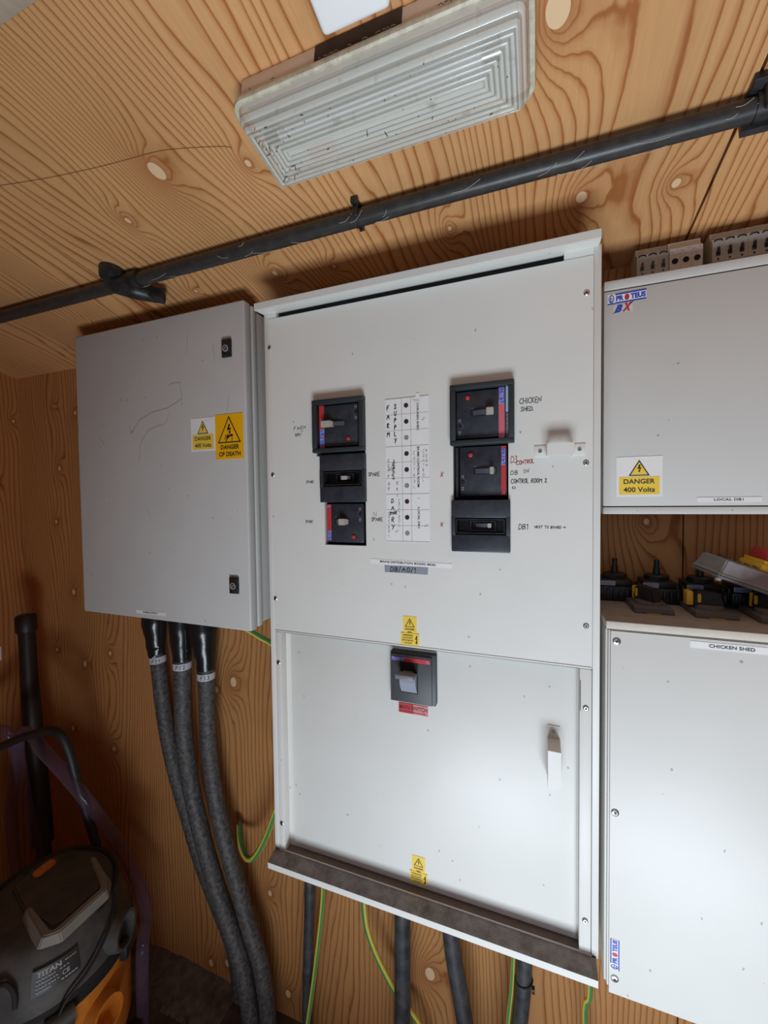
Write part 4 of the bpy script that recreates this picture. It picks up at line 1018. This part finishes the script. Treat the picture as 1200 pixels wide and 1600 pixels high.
g.box(.27, .34, py + .010, py + .020, -.045, -.010, .001)
make('pipe_clip', g, M_BLACK, cd)
g = G(CT)      # angled inspection coupling
xc = -.925
g.tube([(xc - .030, py - .003, pc - .002), (xc + .040, py, pc)], .0185, 20, smooth=False)
g.tube([(xc - .032, py - .018, -.003), (xc - .028, py - .022, -.022)], [.030, .026], 20, smooth=False)
g.tube([(xc - .038, py - .010, -.030), (xc + .005, py + .018, -.034), (xc + .034, py + .052, -.034)], [.019, .022, .015], 18)
g.box(xc + .022, xc + .058, py + .034, py + .062, -.048, -.020, .004, M=Matrix.Translation((xc + .04, py + .048, 0)) @ Matrix.Rotation(math.radians(40), 4, 'Z') @ Matrix.Translation((-xc - .04, -py - .048, 0)))
make('pipe_coupling', g, M_BLACK, cd)

# ------------------------------------------------------------------ bulkhead light
bl = thing('bulkhead_light', (-.2, -.31, zc(-.31, .04)), 'rectangular bulkhead ceiling light with ribbed clear diffuser full of debris', 'light')
g = G(CT); g.box(-.392, -.012, -.557, -.445, -.040, 0, .004)
make('base', g, M_LENSW, bl)
g = G(CT); g.box(-.272, -.152, -.5580, -.555, -.030, -.004)
make('cable_slot', g, plain('slot_dirt', (.06, .04, .03), .9, vary=.4), bl)
LX = (-.404, -.002); LY = (-.563, -.437)
def rr(inset, z, r0, ns=6):
    x0, x1, y0, y1 = LX[0] + inset, LX[1] - inset, LY[0] + inset, LY[1] - inset
    r = max(.0015, r0 - inset); o = []
    for cx_, cy_, a0 in ((x1 - r, y1 - r, 0), (x0 + r, y1 - r, 90), (x0 + r, y0 + r, 180), (x1 - r, y0 + r, 270)):
        for k in range(ns + 1):
            a = math.radians(a0 + 90 * k / ns); o.append((cx_ + r * math.cos(a), cy_ + r * math.sin(a), z))
    return o
def loops(g, Ls, cap0=False, cap1=False):
    n = len(Ls[0]); pts = [p for l in Ls for p in l]; fs = []
    for k in range(len(Ls) - 1):
        for i in range(n): fs.append((k * n + i, k * n + (i + 1) % n, (k + 1) * n + (i + 1) % n, (k + 1) * n + i))
    if cap0: fs.append(tuple(range(n))[::-1])
    if cap1: fs.append(tuple((len(Ls) - 1) * n + i for i in range(n)))
    g.mesh(pts, fs)
g = G(CT)
loops(g, [rr(.004, -.036, .02), rr(0, -.037, .02), rr(-.001, -.041, .02), rr(0, -.046, .02), rr(.003, -.0475, .02), rr(.006, -.046, .02), rr(.006, -.037, .02)])
make('rim', g, M_RIM, bl)
g = G(CT)
L_ = [rr(.006, -.044, .02), rr(.0065, -.052, .02)]
ins = .0070
NP = 8; pitch = .0066; k = 0
while ins < .0600:
    ph = (ins - .007) / pitch
    base_z = -.0525 - .024 * min(1, max(0, (ins - .0065) / .013)) ** .8
    L_.append(rr(ins, base_z - .0030 * abs(math.sin(math.pi * ph)), .02)); ins += pitch / NP
loops(g, L_, False, True)
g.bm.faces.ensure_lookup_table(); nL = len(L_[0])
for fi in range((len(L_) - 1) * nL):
    if fi // nL > 2 and (fi // nL - 2) % NP in (0, 1, 7): g.bm.faces[fi].material_index = 1     # grooves coloured darker to paint in the refraction contrast of the ribs
M_LENS = bpy.data.materials.new('ribbed_clear_diffuser'); M_LENS.use_nodes = True; nt = M_LENS.node_tree
b_ = nt.nodes['Principled BSDF']; b_.inputs['Roughness'].default_value = .12; b_.inputs['Specular IOR Level'].default_value = .9
no_ = nn(nt, 'ShaderNodeTexNoise'); no_.inputs['Scale'].default_value = 55; no_.inputs['Detail'].default_value = 8
ge_ = nn(nt, 'ShaderNodeNewGeometry'); nt.links.new(ge_.outputs['Position'], no_.inputs['Vector'])
r_ = nn(nt, 'ShaderNodeValToRGB'); nt.links.new(no_.outputs['Fac'], r_.inputs[0])
r_.color_ramp.elements[0].position = .25; r_.color_ramp.elements[0].color = (.45, .38, .28, 1); r_.color_ramp.elements[1].position = .40; r_.color_ramp.elements[1].color = (.74, .73, .66, 1)
nt.links.new(r_.outputs[0], b_.inputs['Base Color'])
tr_ = nn(nt, 'ShaderNodeBsdfTransparent'); mx_ = nn(nt, 'ShaderNodeMixShader'); mx_.inputs[0].default_value = .55
nt.links.new(tr_.outputs[0], mx_.inputs[1]); nt.links.new(b_.outputs[0], mx_.inputs[2]); nt.links.new(mx_.outputs[0], nt.nodes['Material Output'].inputs[0])
M_GROOVE = M_LENS.copy(); M_GROOVE.name = 'refraction_dark_groove'
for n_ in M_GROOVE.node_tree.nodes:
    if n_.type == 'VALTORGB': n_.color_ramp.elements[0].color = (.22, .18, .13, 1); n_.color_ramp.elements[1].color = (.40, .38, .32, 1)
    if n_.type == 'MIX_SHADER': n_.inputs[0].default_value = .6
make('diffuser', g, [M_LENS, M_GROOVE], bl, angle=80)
g = G(CT); g.box(-.385, -.020, -.548, -.452, -.047, -.041, .002)
g.mi = 1; g.box(-.330, -.285, -.480, -.456, -.0475, -.0465)
make('gear_tray', g, [M_GEAR, plain('pink_paper', (.62, .42, .38), .7)], bl)
g = G(CT); g.tube([(-.365, -.515, -.058), (-.050, -.515, -.058)], .0078, 16, smooth=False); g.mi = 1
g.tube([(-.372, -.515, -.058), (-.350, -.515, -.058)], .0088, 16, smooth=False); g.tube([(-.062, -.515, -.058), (-.040, -.515, -.058)], .0088, 16, smooth=False)
make('tube', g, [plain('white_lamp_tube', (.85, .85, .85), .3), M_STEEL], bl)
g = G(CT)
for k in range(58):
    u = random.uniform(-.38, -.02); v = random.uniform(-.545, -.46); a = random.uniform(0, 6.28); l = random.choice((.0006, .001, .0015, .004, .007))
    if k < 24: u = -.375 + random.uniform(0, .03); v = random.uniform(-.55, -.46)
    z = -.0795; g.tube([(u, v, z), (u + l * math.cos(a), v + l * math.sin(a), z - .0008)], .0006, 5, smooth=False)
for k in range(22):
    u = random.uniform(-.40, -.05); l = random.uniform(.003, .008)
    g.tube([(u, -.564, -.036), (u + l * .6, -.566, -.038), (u + l, -.5645, -.0365 - random.uniform(0, .004))], .0005, 5, smooth=False)
o = make('debris', g, M_DIRT, bl); o['kind'] = 'stuff'
# square white switch box beside the light
g = G(CT); g.box(-.229, -.147, -.690, -.602, -.078, 0, .006, 4)
g.mi = 1; g.box(-.195, -.180, -.665, -.655, -.0785, -.0775)
o = make('switch_box', g, [M_CARD, M_FAINT], loc=(-.188, -.40, zc(-.40, .04)), smooth=True)
tag(o, 'white rounded square box on the ceiling above the bulkhead light', 'switch box')

# ------------------------------------------------------------------ cables
def cable(pts, r, mat, label, cat='cable', group=None, name='power_cable'):
    t = thing(name, pts[0], label, cat, group); g = G(); g.tube(pts, r, 20, n=8); make('sheath', g, mat, t); return t
def band(t, p, d, r, txt):
    p = Vector(p); d = Vector(d).normalized(); g = G(); g.tube([p - d * .010, p + d * .010], r, 24, caps=False, smooth=False)
    g.mi = 1
    gh = G(); hand(gh, txt, 0, .011, .011, 0, .0012, .8, .35)
    co = [v.co.copy() for v in gh.bm.verts]; fc = [tuple(v.index for v in f.verts) for f in gh.bm.faces] if gh.bm.verts.index_update() is None else []
    gh.bm.free()
    wv = max(c.x for c in co); P = []
    for c in co:
        a = (c.x - wv / 2) / r - math.radians(90) - math.radians(-35)
        P.append((p.x + (r + .0004) * math.cos(a), p.y + (r + .0004) * math.sin(a), p.z - .0055 + c.z))
    g.mesh(P, fc)
    make('marker_band', g, [M_TAPE, M_INK], t)
def boot(t, top, bot, r0, r1):
    top = Vector(top); bot = Vector(bot); d = bot - top; g = G(); pts, rs = [], []
    for k in range(9):
        u = k / 8; pts.append(top + d * u); rs.append(r0 * (1 - .1 * u) if u < .4 else r0 * .96 + (r1 - r0 * .96) * ((u - .4) / .6) ** .9)
    g.tube(pts, rs, 9, n=3)
    for v in g.bm.verts:
        v.co.x += .0012 * math.sin(v.co.z * 90 + top.x * 50 + v.co.y * 160); v.co.y += .001 * math.sin(v.co.z * 120 + v.co.x * 200)
    make('heat_shrink_boot', g, M_BOOT, t, angle=50)
GC = 'thick armoured cables below the left cabinet'
c1 = cable([(-1.168, .17, 1.29), (-1.164, .17, 1.20), (-1.156, .17, 1.107), (-1.144, .17, .982), (-1.124, .17, .859), (-1.104, .178, .74), (-1.072, .185, .623), (-1.018, .19, .459), (-.959, .195, .329), (-.904, .20, .20), (-.88, .20, .05)], .0235, M_CABLE, '', group=GC)
c2 = cable([(-1.016, 0.135, 1.29), (-1.015, 0.135, 1.119), (-1.018, 0.135, 0.959), (-1.009, 0.135, 0.84), (-0.984, 0.135, 0.706), (-0.941, 0.135, 0.558), (-0.894, 0.135, 0.433), (-0.856, 0.135, 0.348), (-0.821, 0.135, 0.263), (-0.798, 0.135, 0.155), (-0.789, 0.135, 0.08), (-0.783, 0.135, 0.005)], .0250, M_CABLE, 'middle one of the three thick dusty cables, crossing in front of its left neighbour', group=GC)
c3 = cable([(-0.951, 0.155, 1.29), (-0.942, 0.155, 1.121), (-0.941, 0.155, 1.002), (-0.94, 0.155, 0.883), (-0.924, 0.155, 0.747), (-0.892, 0.155, 0.616), (-0.841, 0.155, 0.462), (-0.802, 0.155, 0.347), (-0.768, 0.155, 0.262), (-0.748, 0.155, 0.153), (-0.743, 0.155, 0.076), (-0.739, 0.155, 0.005)], .0240, M_CABLE, 'right one of the three thick dusty cables hanging from the left cabinet', group=GC)
c1['label'] = 'leftmost of the three thick dusty black cables hanging from the left cabinet'
boot(c1, (-1.169, .170, 1.298), (-1.160, .170, 1.120), .041, .026); boot(c2, (-1.019, .135, 1.298), (-1.015, .135, 1.138), .037, .0275); boot(c3, (-.953, .155, 1.298), (-.942, .155, 1.110), .045, .027)
band(c1, (-1.1575, .170, 1.108), (-.01, 0, .1), .0252, 'FS1'); band(c2, (-1.0150, .135, 1.122), (0, 0, 1), .0272, 'FS2'); band(c3, (-.9422, .155, 1.092), (0, 0, 1), .0262, 'FS3')
GD = 'black cables below the main board'
cable([(-.588, .150, .751), (-.590, .150, .53), (-.600, .15, .30), (-.612, .15, .01)], .0145, M_CABLE2, 'slim black cable leftmost below the main board', group=GD)
cable([(-.318, .150, .751), (-.320, .150, .53), (-.323, .15, .28), (-.325, .15, .01)], .0205, M_CABLE2, 'straight black cable hanging under the middle of the main board', group=GD)
cable([(-.204, .150, .751), (-.194, .150, .54), (-.163, .15, .34), (-.135, .15, .01)], [.0215, .0205, .0205, .0205], M_CABLE2, 'black cable slanting down to the right below the main board', group=GD)
c4 = cable([(-.024, .150, .751), (-.028, .150, .54), (-.040, .15, .38), (-.075, .15, .01)], .0175, M_CABLE2, 'black cable with a tie, rightmost below the main board', group=GD)
g = G(); g.tube([(-.028 + .0185 * math.cos(a), .150 + .0185 * math.sin(a), .517 + .004 * math.cos(a)) for a in [2 * math.pi * k / 16 for k in range(17)]], .0018, 6, n=1)
g.box(-.0115, -.005, .136, .146, .505, .516, .001)
make('cable_tie', g, M_BLACK, c4)
def earth(pts, r, label, phase=0.0, tw=0):
    """green sheath with a yellow stripe along it"""
    t = thing('earth_cable', pts[0], label, 'cable', 'green and yellow earth cables')
    g = G(); g.tube(pts, r, 16, n=8)
    g.bm.faces.ensure_lookup_table()
    for i, f in enumerate(g.bm.faces):
        k = (i % 16 + int(phase) + (i // 16) * tw) % 16
        if k in (0, 1, 2, 3, 4, 8, 9, 10): f.material_index = 1
    make('sheath', g, [M_GREEN, M_EYEL], t, angle=180)
earth([(-.528, .134, .751), (-.540, .132, .54), (-.566, .13, .34), (-.598, .127, .13), (-.607, .127, .01)], .0058, 'thin earth cable beside the slim black cable, leftmost below the main board', 5)
earth([(-.430, .160, .751), (-.432, .160, .545), (-.413, .165, .44), (-.355, .18, .317), (-.28, .19, .22), (-.24, .20, .01)], .0070, 'yellow striped earth cable curving to the right behind the straight black cable', 3)
earth([(-.049, .145, .751), (-.053, .145, .53), (-.066, .145, .38), (-.100, .145, .01)], .0045, 'thin earth cable alongside the rightmost black cable below the main board', 3)
earth([(.108, .160, .751), (.109, .160, .54), (.101, .165, .50), (.100, .17, .45), (.108, .17, .35), (.115, .17, .01)], .0055, 'short green earth cable in the gap left of the chicken shed cabinet', 12)
earth([(-.83, .150, 1.293), (-.805, .15, 1.262), (-.765, .15, 1.245), (-.731, .15, 1.231), (-.693, .15, 1.216), (-.655, .15, 1.18), (-.635, .16, 1.05), (-.640, .16, .90), (-.676, .155, .792), (-.703, .15, .72), (-.741, .15, .632), (-.785, .155, .566), (-.820, .165, .553), (-.855, .185, .568), (-.885, .215, .595)], .0085, 'looped earth cable from the left cabinet going behind the main board edge', 7)

# ------------------------------------------------------------------ black pipe in the corner
t = thing('extension_tube', (-1.70, .10, 0), 'dark brown vacuum extension tube leaning upright in the left corner', 'tube')
g = G(); g.tube([(-1.742, .120, 1.19), (-1.716, .11, .941), (-1.679, .10, .719), (-1.647, .09, .547), (-1.622, .08, .43)], [.024, .027, .030, .031, .031], 24, n=6)
make('tube', g, M_BROWNP, t)
g = G(); g.tube([(-1.7455, .121, 1.215), (-1.7445, .121, 1.208), (-1.740, .119, 1.158), (-1.739, .119, 1.150)], [.027, .0315, .0315, .027], 24, smooth=False)
g.mi = 1; g.tube([(-1.7458, .121, 1.2165), (-1.7455, .121, 1.208)], .020, 20, smooth=False)
make('collar', g, [M_BROWNP, plain('tube_inside', (.10, .09, .08), .5)], t)
g = G(); g.tube([(-1.622, .08, .44), (-1.60, .075, .25), (-1.585, .07, .0)], [.022, .020, .020], 20, n=4)
make('nozzle', g, M_BROWNP, t)

# ------------------------------------------------------------------ wet and dry vacuum
vc = (-1.25, -.12)
vt = thing('vacuum_cleaner', (vc[0], vc[1], 0), 'black and orange wet and dry vacuum cleaner on the floor at the left', 'vacuum cleaner')
g = G(); g.lathe([(.150, .05), (.168, .06), (.176, .12), (.180, .26)], (vc[0], vc[1], 0), 48)
make('tank', g, M_VBLACK, vt)
g = G(); g.lathe([(.181, .13), (.187, .15), (.190, .37), (.186, .390), (.15, .39)], (vc[0], vc[1], 0), 64)
make('orange_tank_band', g, M_ORANGE, vt)
g = G(); g.lathe([(.188, .378), (.198, .386), (.199, .412), (.190, .424)], (vc[0], vc[1], 0), 64)
for a in (30, 120, 210):
    r = math.radians(a); M = Matrix.Translation((vc[0], vc[1], 0)) @ Matrix.Rotation(r, 4, 'Z')
    g.box(.188, .210, -.030, .030, .360, .418, .006, M=M)
make('head_rim', g, M_VBLACK, vt)
# motor head: sides lean in to a gently domed top that sits a little to the back
g = G()
TILT = Matrix.Translation((vc[0], vc[1], .40)) @ Matrix.Rotation(math.radians(3), 4, 'Y') @ Matrix.Translation((-vc[0], -vc[1], -.40))
prof = [(.191, .412, 0), (.191, .432, 0), (.186, .458, .001), (.176, .490, .003), (.164, .518, .005), (.152, .540, .007), (.138, .553, .008), (.10, .560, .008), (.05, .562, .008), (.01, .563, .008)]
seg = 64; pts, fs = [], []
for (r, z, sh) in prof:
    for k in range(seg):
        a = 2 * math.pi * k / seg; e = 3.0   # squarish circle
        cxx = math.copysign(abs(math.cos(a)) ** (2 / e), math.cos(a)); syy = math.copysign(abs(math.sin(a)) ** (2 / e), math.sin(a))
        mixk = .0; ux = math.cos(a) * (1 - mixk) + cxx * mixk; uy = math.sin(a) * (1 - mixk) + syy * mixk
        pts.append(TILT @ Vector((vc[0] + r * ux - sh * .5, vc[1] + r * uy + sh * .85, z)))
for i in range(len(prof) - 1):
    for k in range(seg): fs.append((i * seg + k, i * seg + (k + 1) % seg, (i + 1) * seg + (k + 1) % seg, (i + 1) * seg + k))
fs.append(tuple((len(prof) - 1) * seg + k for k in range(seg)))
g.mesh(pts, fs)
make('motor_head', g, M_VHEAD, vt)
g = G(); g.tube([TILT @ Vector((vc[0] - .003 + .153 * math.cos(a), vc[1] + .006 + .153 * math.sin(a), .545)) for a in [math.radians(10 + 10 * k) for k in range(21)]], .008, 10, n=2)
make('rubber_edge', g, M_VBLACK, vt)
# grey carry handle: bracket of three bars round the lid
zt = .580
g = G()
hp = [(-1.235, -.012), (-1.135, -.048), (-1.112, -.066), (-1.112, -.178), (-1.126, -.194), (-1.238, -.172)]
def bar(g, pts, w_, h_):
    P = [Vector((x, y, zt)) for x, y in pts]; ring = []; nP = len(P)
    for i, p in enumerate(P):
        d = (P[min(i + 1, nP - 1)] - P[max(i - 1, 0)]).normalized(); s_ = Vector((-d.y, d.x, 0)); ee = .55 if i in (0, nP - 1) else 1.0
        ring.append([p - s_ * w_ * ee, p + s_ * w_ * ee, p + s_ * (w_ * ee + .012) - Vector((0, 0, h_)), p - s_ * (w_ + .002) - Vector((0, 0, h_))])
    pts_ = [q for r in ring for q in r]; f = []
    for i in range(nP - 1):
        for k in range(4): f.append((4 * i + k, 4 * i + (k + 1) % 4, 4 * i + 4 + (k + 1) % 4, 4 * i + 4 + k))
    f += [(3, 2, 1, 0), tuple(4 * (nP - 1) + k for k in range(4))]
    g.mesh([TILT @ q for q in pts_], f)
bar(g, hp, .0085, .024)
bmesh.ops.bevel(g.bm, geom=list(g.bm.edges), offset=.0025, segments=2, affect='EDGES')
make('carry_handle', g, M_VGREY, vt)
# lid plate inside the handle and switch pill
g = G()
P = [(-1.365, -.070), (-1.325, -.012), (-1.24, .010), (-1.142, -.030), (-1.128, -.065), (-1.128, -.160), (-1.142, -.176), (-1.245, -.176), (-1.345, -.150)]
n = len(P); g.mesh([TILT @ Vector((x, y, .545)) for x, y in P] + [TILT @ Vector((x, y, .572)) for x, y in P], [tuple(range(n))[::-1], tuple(range(n, 2 * n))] + [(i, (i + 1) % n, (i + 1) % n + n, i + n) for i in range(n)])
bmesh.ops.bevel(g.bm, geom=list(g.bm.edges), offset=.004, segments=2, affect='EDGES')
make('top_lid', g, M_VHEAD, vt)
g = G(TILT); o_ = []
cxp, cyp = -1.327, -.084
for k in range(24):
    a = 2 * math.pi * k / 24; o_.append((cxp + .013 * math.cos(a), cyp + .011 * math.sin(a) + (.016 if math.sin(a) > 0 else -.016)))
n = 24; g.mesh([(x, y, .566) for x, y in o_] + [(x, y, .5765) for x, y in o_], [tuple(range(n))[::-1], tuple(range(n, 2 * n))] + [(i, (i + 1) % n, (i + 1) % n + n, i + n) for i in range(n)])
g.mi = 1
for dy in (-.016, 0, .016):
    for k in range(14):
        a, b = 2 * math.pi * k / 14, 2 * math.pi * (k + 1) / 14
        g.mesh([(cxp + .0045 * math.cos(a), cyp + dy + .0045 * math.sin(a), .5769), (cxp + .0045 * math.cos(b), cyp + dy + .0045 * math.sin(b), .5769), (cxp + .003 * math.cos(b), cyp + dy + .003 * math.sin(b), .5769), (cxp + .003 * math.cos(a), cyp + dy + .003 * math.sin(a), .5769)], [(0, 1, 2, 3)])
make('power_switch', g, [M_ORANGE, plain('switch_symbol', (.65, .40, .28), .5)], vt)
# hose ports: black one high on the right, orange one low in front
def port(name, ang_, z, r, r_out, dz, mat, inner):
    a = math.radians(ang_); d = Vector((math.cos(a), math.sin(a), dz)).normalized(); p = Vector((vc[0], vc[1], z)) + Vector((math.cos(a), math.sin(a), 0)) * .160
    q = p + d * r_out; g = G()
    g.tube([p, q], [r * 1.15, r], 28, caps=False, smooth=False); g.tube([q, q - d * .002, p + d * .01], [r, r * .84, r * .80], 28, caps=False, smooth=False)
    e = d.cross(Vector((0, 0, 1))).normalized(); f = e.cross(d)
    # annular rim
    o1 = [q + (e * math.cos(2 * math.pi * k / 28) + f * math.sin(2 * math.pi * k / 28)) * r for k in range(28)]
    o2 = [q + (e * math.cos(2 * math.pi * k / 28) + f * math.sin(2 * math.pi * k / 28)) * r * .84 for k in range(28)]
    g.mesh(o1 + o2, [(k, (k + 1) % 28, 28 + (k + 1) % 28, 28 + k) for k in range(28)])
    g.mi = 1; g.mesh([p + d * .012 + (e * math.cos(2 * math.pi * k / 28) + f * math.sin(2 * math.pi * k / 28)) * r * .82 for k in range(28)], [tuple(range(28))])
    make(name, g, [mat, inner], vt)
port('outlet_port', 22, .448, .044, .054, .05, M_VHEAD, M_GAP)
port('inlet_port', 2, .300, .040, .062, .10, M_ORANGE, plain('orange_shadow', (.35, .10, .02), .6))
g = G()      # front latch
M = Matrix.Translation((vc[0], vc[1], 0)) @ Matrix.Rotation(math.radians(-24), 4, 'Z')
g.box(.188, .222, -.026, .026, .330, .395, .010, 3, M=M); g.box(.19, .218, -.020, -.008, .28, .340, .003, M=M); g.box(.19, .218, .006, .018, .28, .340, .003, M=M); g.tube([M @ Vector((.207, -.028, .392)), M @ Vector((.207, .028, .392))], .018, 16, smooth=False)
make('latch', g, M_VHEAD, vt)
# rating plate curved round the head
g = G(); a0, a1 = math.radians(-40), math.radians(-10); nP = 10
def cyl_pt(a, z, r): return TILT @ Vector((vc[0] + r * math.cos(a), vc[1] + r * math.sin(a), z))
def rr_(z):
    for (ra, za, _a), (rb, zb, _b) in zip(prof[:-1], prof[1:]):
        if za <= z <= zb: return ra + (rb - ra) * (z - za) / (zb - za) + .003
    return prof[0][0] + .003
pts = []
for k in range(nP + 1):
    a = a0 + (a1 - a0) * k / nP; pts += [cyl_pt(a, .472, rr_(.472)), cyl_pt(a, .518, rr_(.518))]
g.mesh(pts, [(2 * k, 2 * k + 2, 2 * k + 3, 2 * k + 1) for k in range(nP)])
def wrapped(txt, u0, u1, z0, z1, bold=.0):
    tg = G(); tg.text(txt, u0, u1, z0, z1, 0, bold=bold)
    bmesh.ops.triangulate(tg.bm, faces=list(tg.bm.faces)); tg.bm.verts.index_update()
    co = [v.co.copy() for v in tg.bm.verts]; f = [tuple(v.index for v in ff.verts) for ff in tg.bm.faces]; tg.bm.free()
    g.mesh([cyl_pt(a0 + (a1 - a0) * c.x, c.z + .060, rr_(c.z + .060) + .0010) for c in co], f)
g.mi = 1
wrapped('TITAN', .10, .62, .445, .455, .03)
def dashes(u0, u1, z, n, h=.0022):
    for k in range(n):
        a = u0 + (u1 - u0) * k / n; b = a + (u1 - u0) / n * random.uniform(.45, .85)
        g.mesh([cyl_pt(a0 + (a1 - a0) * u, zz, rr_(zz) + .0010) for u, zz in ((a, z + .06), (b, z + .06), (b, z + .06 + h), (a, z + .06 + h))], [(0, 1, 2, 3)])
dashes(.10, .52, .439, 7); dashes(.10, .55, .432, 8); dashes(.58, .80, .439, 3); dashes(.10, .58, .425, 8); dashes(.70, .97, .449, 5); dashes(.10, .42, .418, 5); dashes(.60, .95, .417, 5, .003)
wrapped('CE', .62, .78, .425, .434, .02)
make('rating_plate', g, [plain('plate_black', (.03, .03, .03), .4), M_FAINT], vt, smooth=False)
g = G()
g.tube([cyl_pt(math.radians(a), z, rr_(z) + .004) for a, z in ((-66, .465), (-65, .495), (-58, .518), (-50, .500), (-48, .470))], .0050, 10)
make('cord_hook', g, M_VBLACK, vt)
g = G(); g.tube([cyl_pt(math.radians(a), z, r) for a, z, r in ((34, .535, .160), (18, .510, .180), (4, .485, .192), (-8, .460, .198), (-20, .440, .203), (-26, .41, .210))], .0035, 8)
make('mains_lead', g, M_VBLACK, vt)
# push bar at the back
g = G(); g.tube([(-1.30, .062, .40), (-1.298, .052, .522), (-1.31, .03, .657), (-1.334, .02, .76), (-1.348, .012, .844), (-1.367, .004, .900), (-1.40, .0, .915), (-1.44, -.002, .908), (-1.541, -.01, .872), (-1.654, -.03, .82), (-1.72, -.04, .79)], .0125, 14)
make('push_bar', g, M_VBLACK, vt)
g = G(); g.box(-1.33, -1.27, .045, .085, .37, .46, .008); make('push_bar_socket', g, M_VBLACK, vt)
for i, (dx, dy) in enumerate(((.14, -.13), (.14, .13), (-.14, -.13), (-.14, .13))):
    g = G(); a = (vc[0] + dx, vc[1] + dy); g.tube([(a[0] - .012, a[1], .028), (a[0] + .012, a[1], .028)], .028, 18, smooth=False); g.box(a[0] - .018, a[0] + .018, a[1] - .02, a[1] + .02, .045, .085, .005)
    make('castor', g, M_VBLACK, vt)
# clear hose
g = G(); g.tube([(-1.60, .075, .10), (-1.609, .06, .406), (-1.646, .05, .576), (-1.655, .04, .718), (-1.643, .03, .802), (-1.60, .02, .858), (-1.545, .01, .876), (-1.49, .0, .874), (-1.448, -.01, .858), (-1.374, -.005, .810), (-1.318, .02, .726), (-1.285, .06, .616), (-1.262, .105, .491), (-1.22, .115, .41), (-1.15, .095, .35), (-1.105, .045, .29), (-1.105, .04, .18), (-1.12, .05, .03)], .0178, 18)
make('clear_hose', g, M_HOSE, vt)
g = G(); g.tube([(-1.90, -.03, .73), (-1.80, -.01, .81), (-1.73, .02, .845), (-1.705, .045, .80), (-1.74, .07, .68), (-1.79, .08, .56), (-1.80, .08, .44), (-1.757, .07, .282), (-1.70, .07, .05)], .0170, 18)
make('clear_hose', g, M_HOSE, vt)
# loose twigs and plastic on the floor
g = G()
for k in range(7):
    y0 = .02 + .03 * k; g.tube([(-1.02, -.02 + .02 * k, .004), (-.85, -.06 + .022 * k, .010), (-.68, -.11 + .022 * k, .005)], .0016, 6, n=4)
o = make('straw', g, plain('straw_brown', (.22, .17, .14), .8, vary=.3), loc=(-.85, -.05, 0)); tag(o, 'pale stalks of straw scattered on the dark floor by the wall', 'straw'); o['kind'] = 'stuff'
g = G()      # heap of dust against the wall
pts, fs = [], []; NX, NY = 24, 7
for i in range(NX + 1):
    for j in range(NY + 1):
        x = -1.35 + .43 * i / NX; y = YW - .001 - .13 * j / NY
        pts.append((x, y, -.003 + .022 * math.sin(math.pi * i / NX) ** .5 * (1 - j / NY) ** 1.3 + random.uniform(0, .007)))
for i in range(NX):
    for j in range(NY): fs.append((i * (NY + 1) + j, (i + 1) * (NY + 1) + j, (i + 1) * (NY + 1) + j + 1, i * (NY + 1) + j + 1))
g.mesh(pts, fs); o = make('dust_pile', g, plain('grey_dust', (.12, .105, .095), .95, vary=.5, vscale=18, dust=(.26, .24, .22), dustamt=.8, dscale=30), loc=(-1.04, .18, 0)); tag(o, 'grey drift of dust along the foot of the plywood wall', 'dust'); o['kind'] = 'stuff'
# paper at the left edge
g = G(); g.box(XL, XL + .001, .02, .149, 1.01, 1.062)
o = make('paper_notice', g, M_CARD, loc=(XL, .08, 1.03)); tag(o, 'white paper on the left side wall at the picture edge', 'paper')
# cobweb strands on the conduit
g = G(CT)
for k in range(34):
    x = random.uniform(-.95, .28); y = py + random.uniform(-.016, .016); l = random.uniform(.01, .05); s_ = random.choice((-1, 1))
    zz = pc - math.sqrt(max(0, .0155 ** 2 - (y - py) ** 2)) - .0003
    y2 = max(py - .017, min(py + .017, y + s_ * random.uniform(.002, .010))); z2 = pc - math.sqrt(max(0, .0155 ** 2 - (y2 - py) ** 2 if abs(y2 - py) < .0155 else 0)) - .0003
    g.tube([(x, y, zz), (x + l * .5, (y + y2) / 2 + .001, min(zz, z2) - .0006), (x + l, y2, z2)], .00035, 4, n=3)
o = make('cobweb', g, M_WEB, loc=(-.3, -.07, zc(-.07, .03))); tag(o, 'wispy cobweb strands clinging along the black conduit', 'cobweb'); o['kind'] = 'stuff'

for o in bpy.data.objects:
    if '_o' in o: del o['_o']
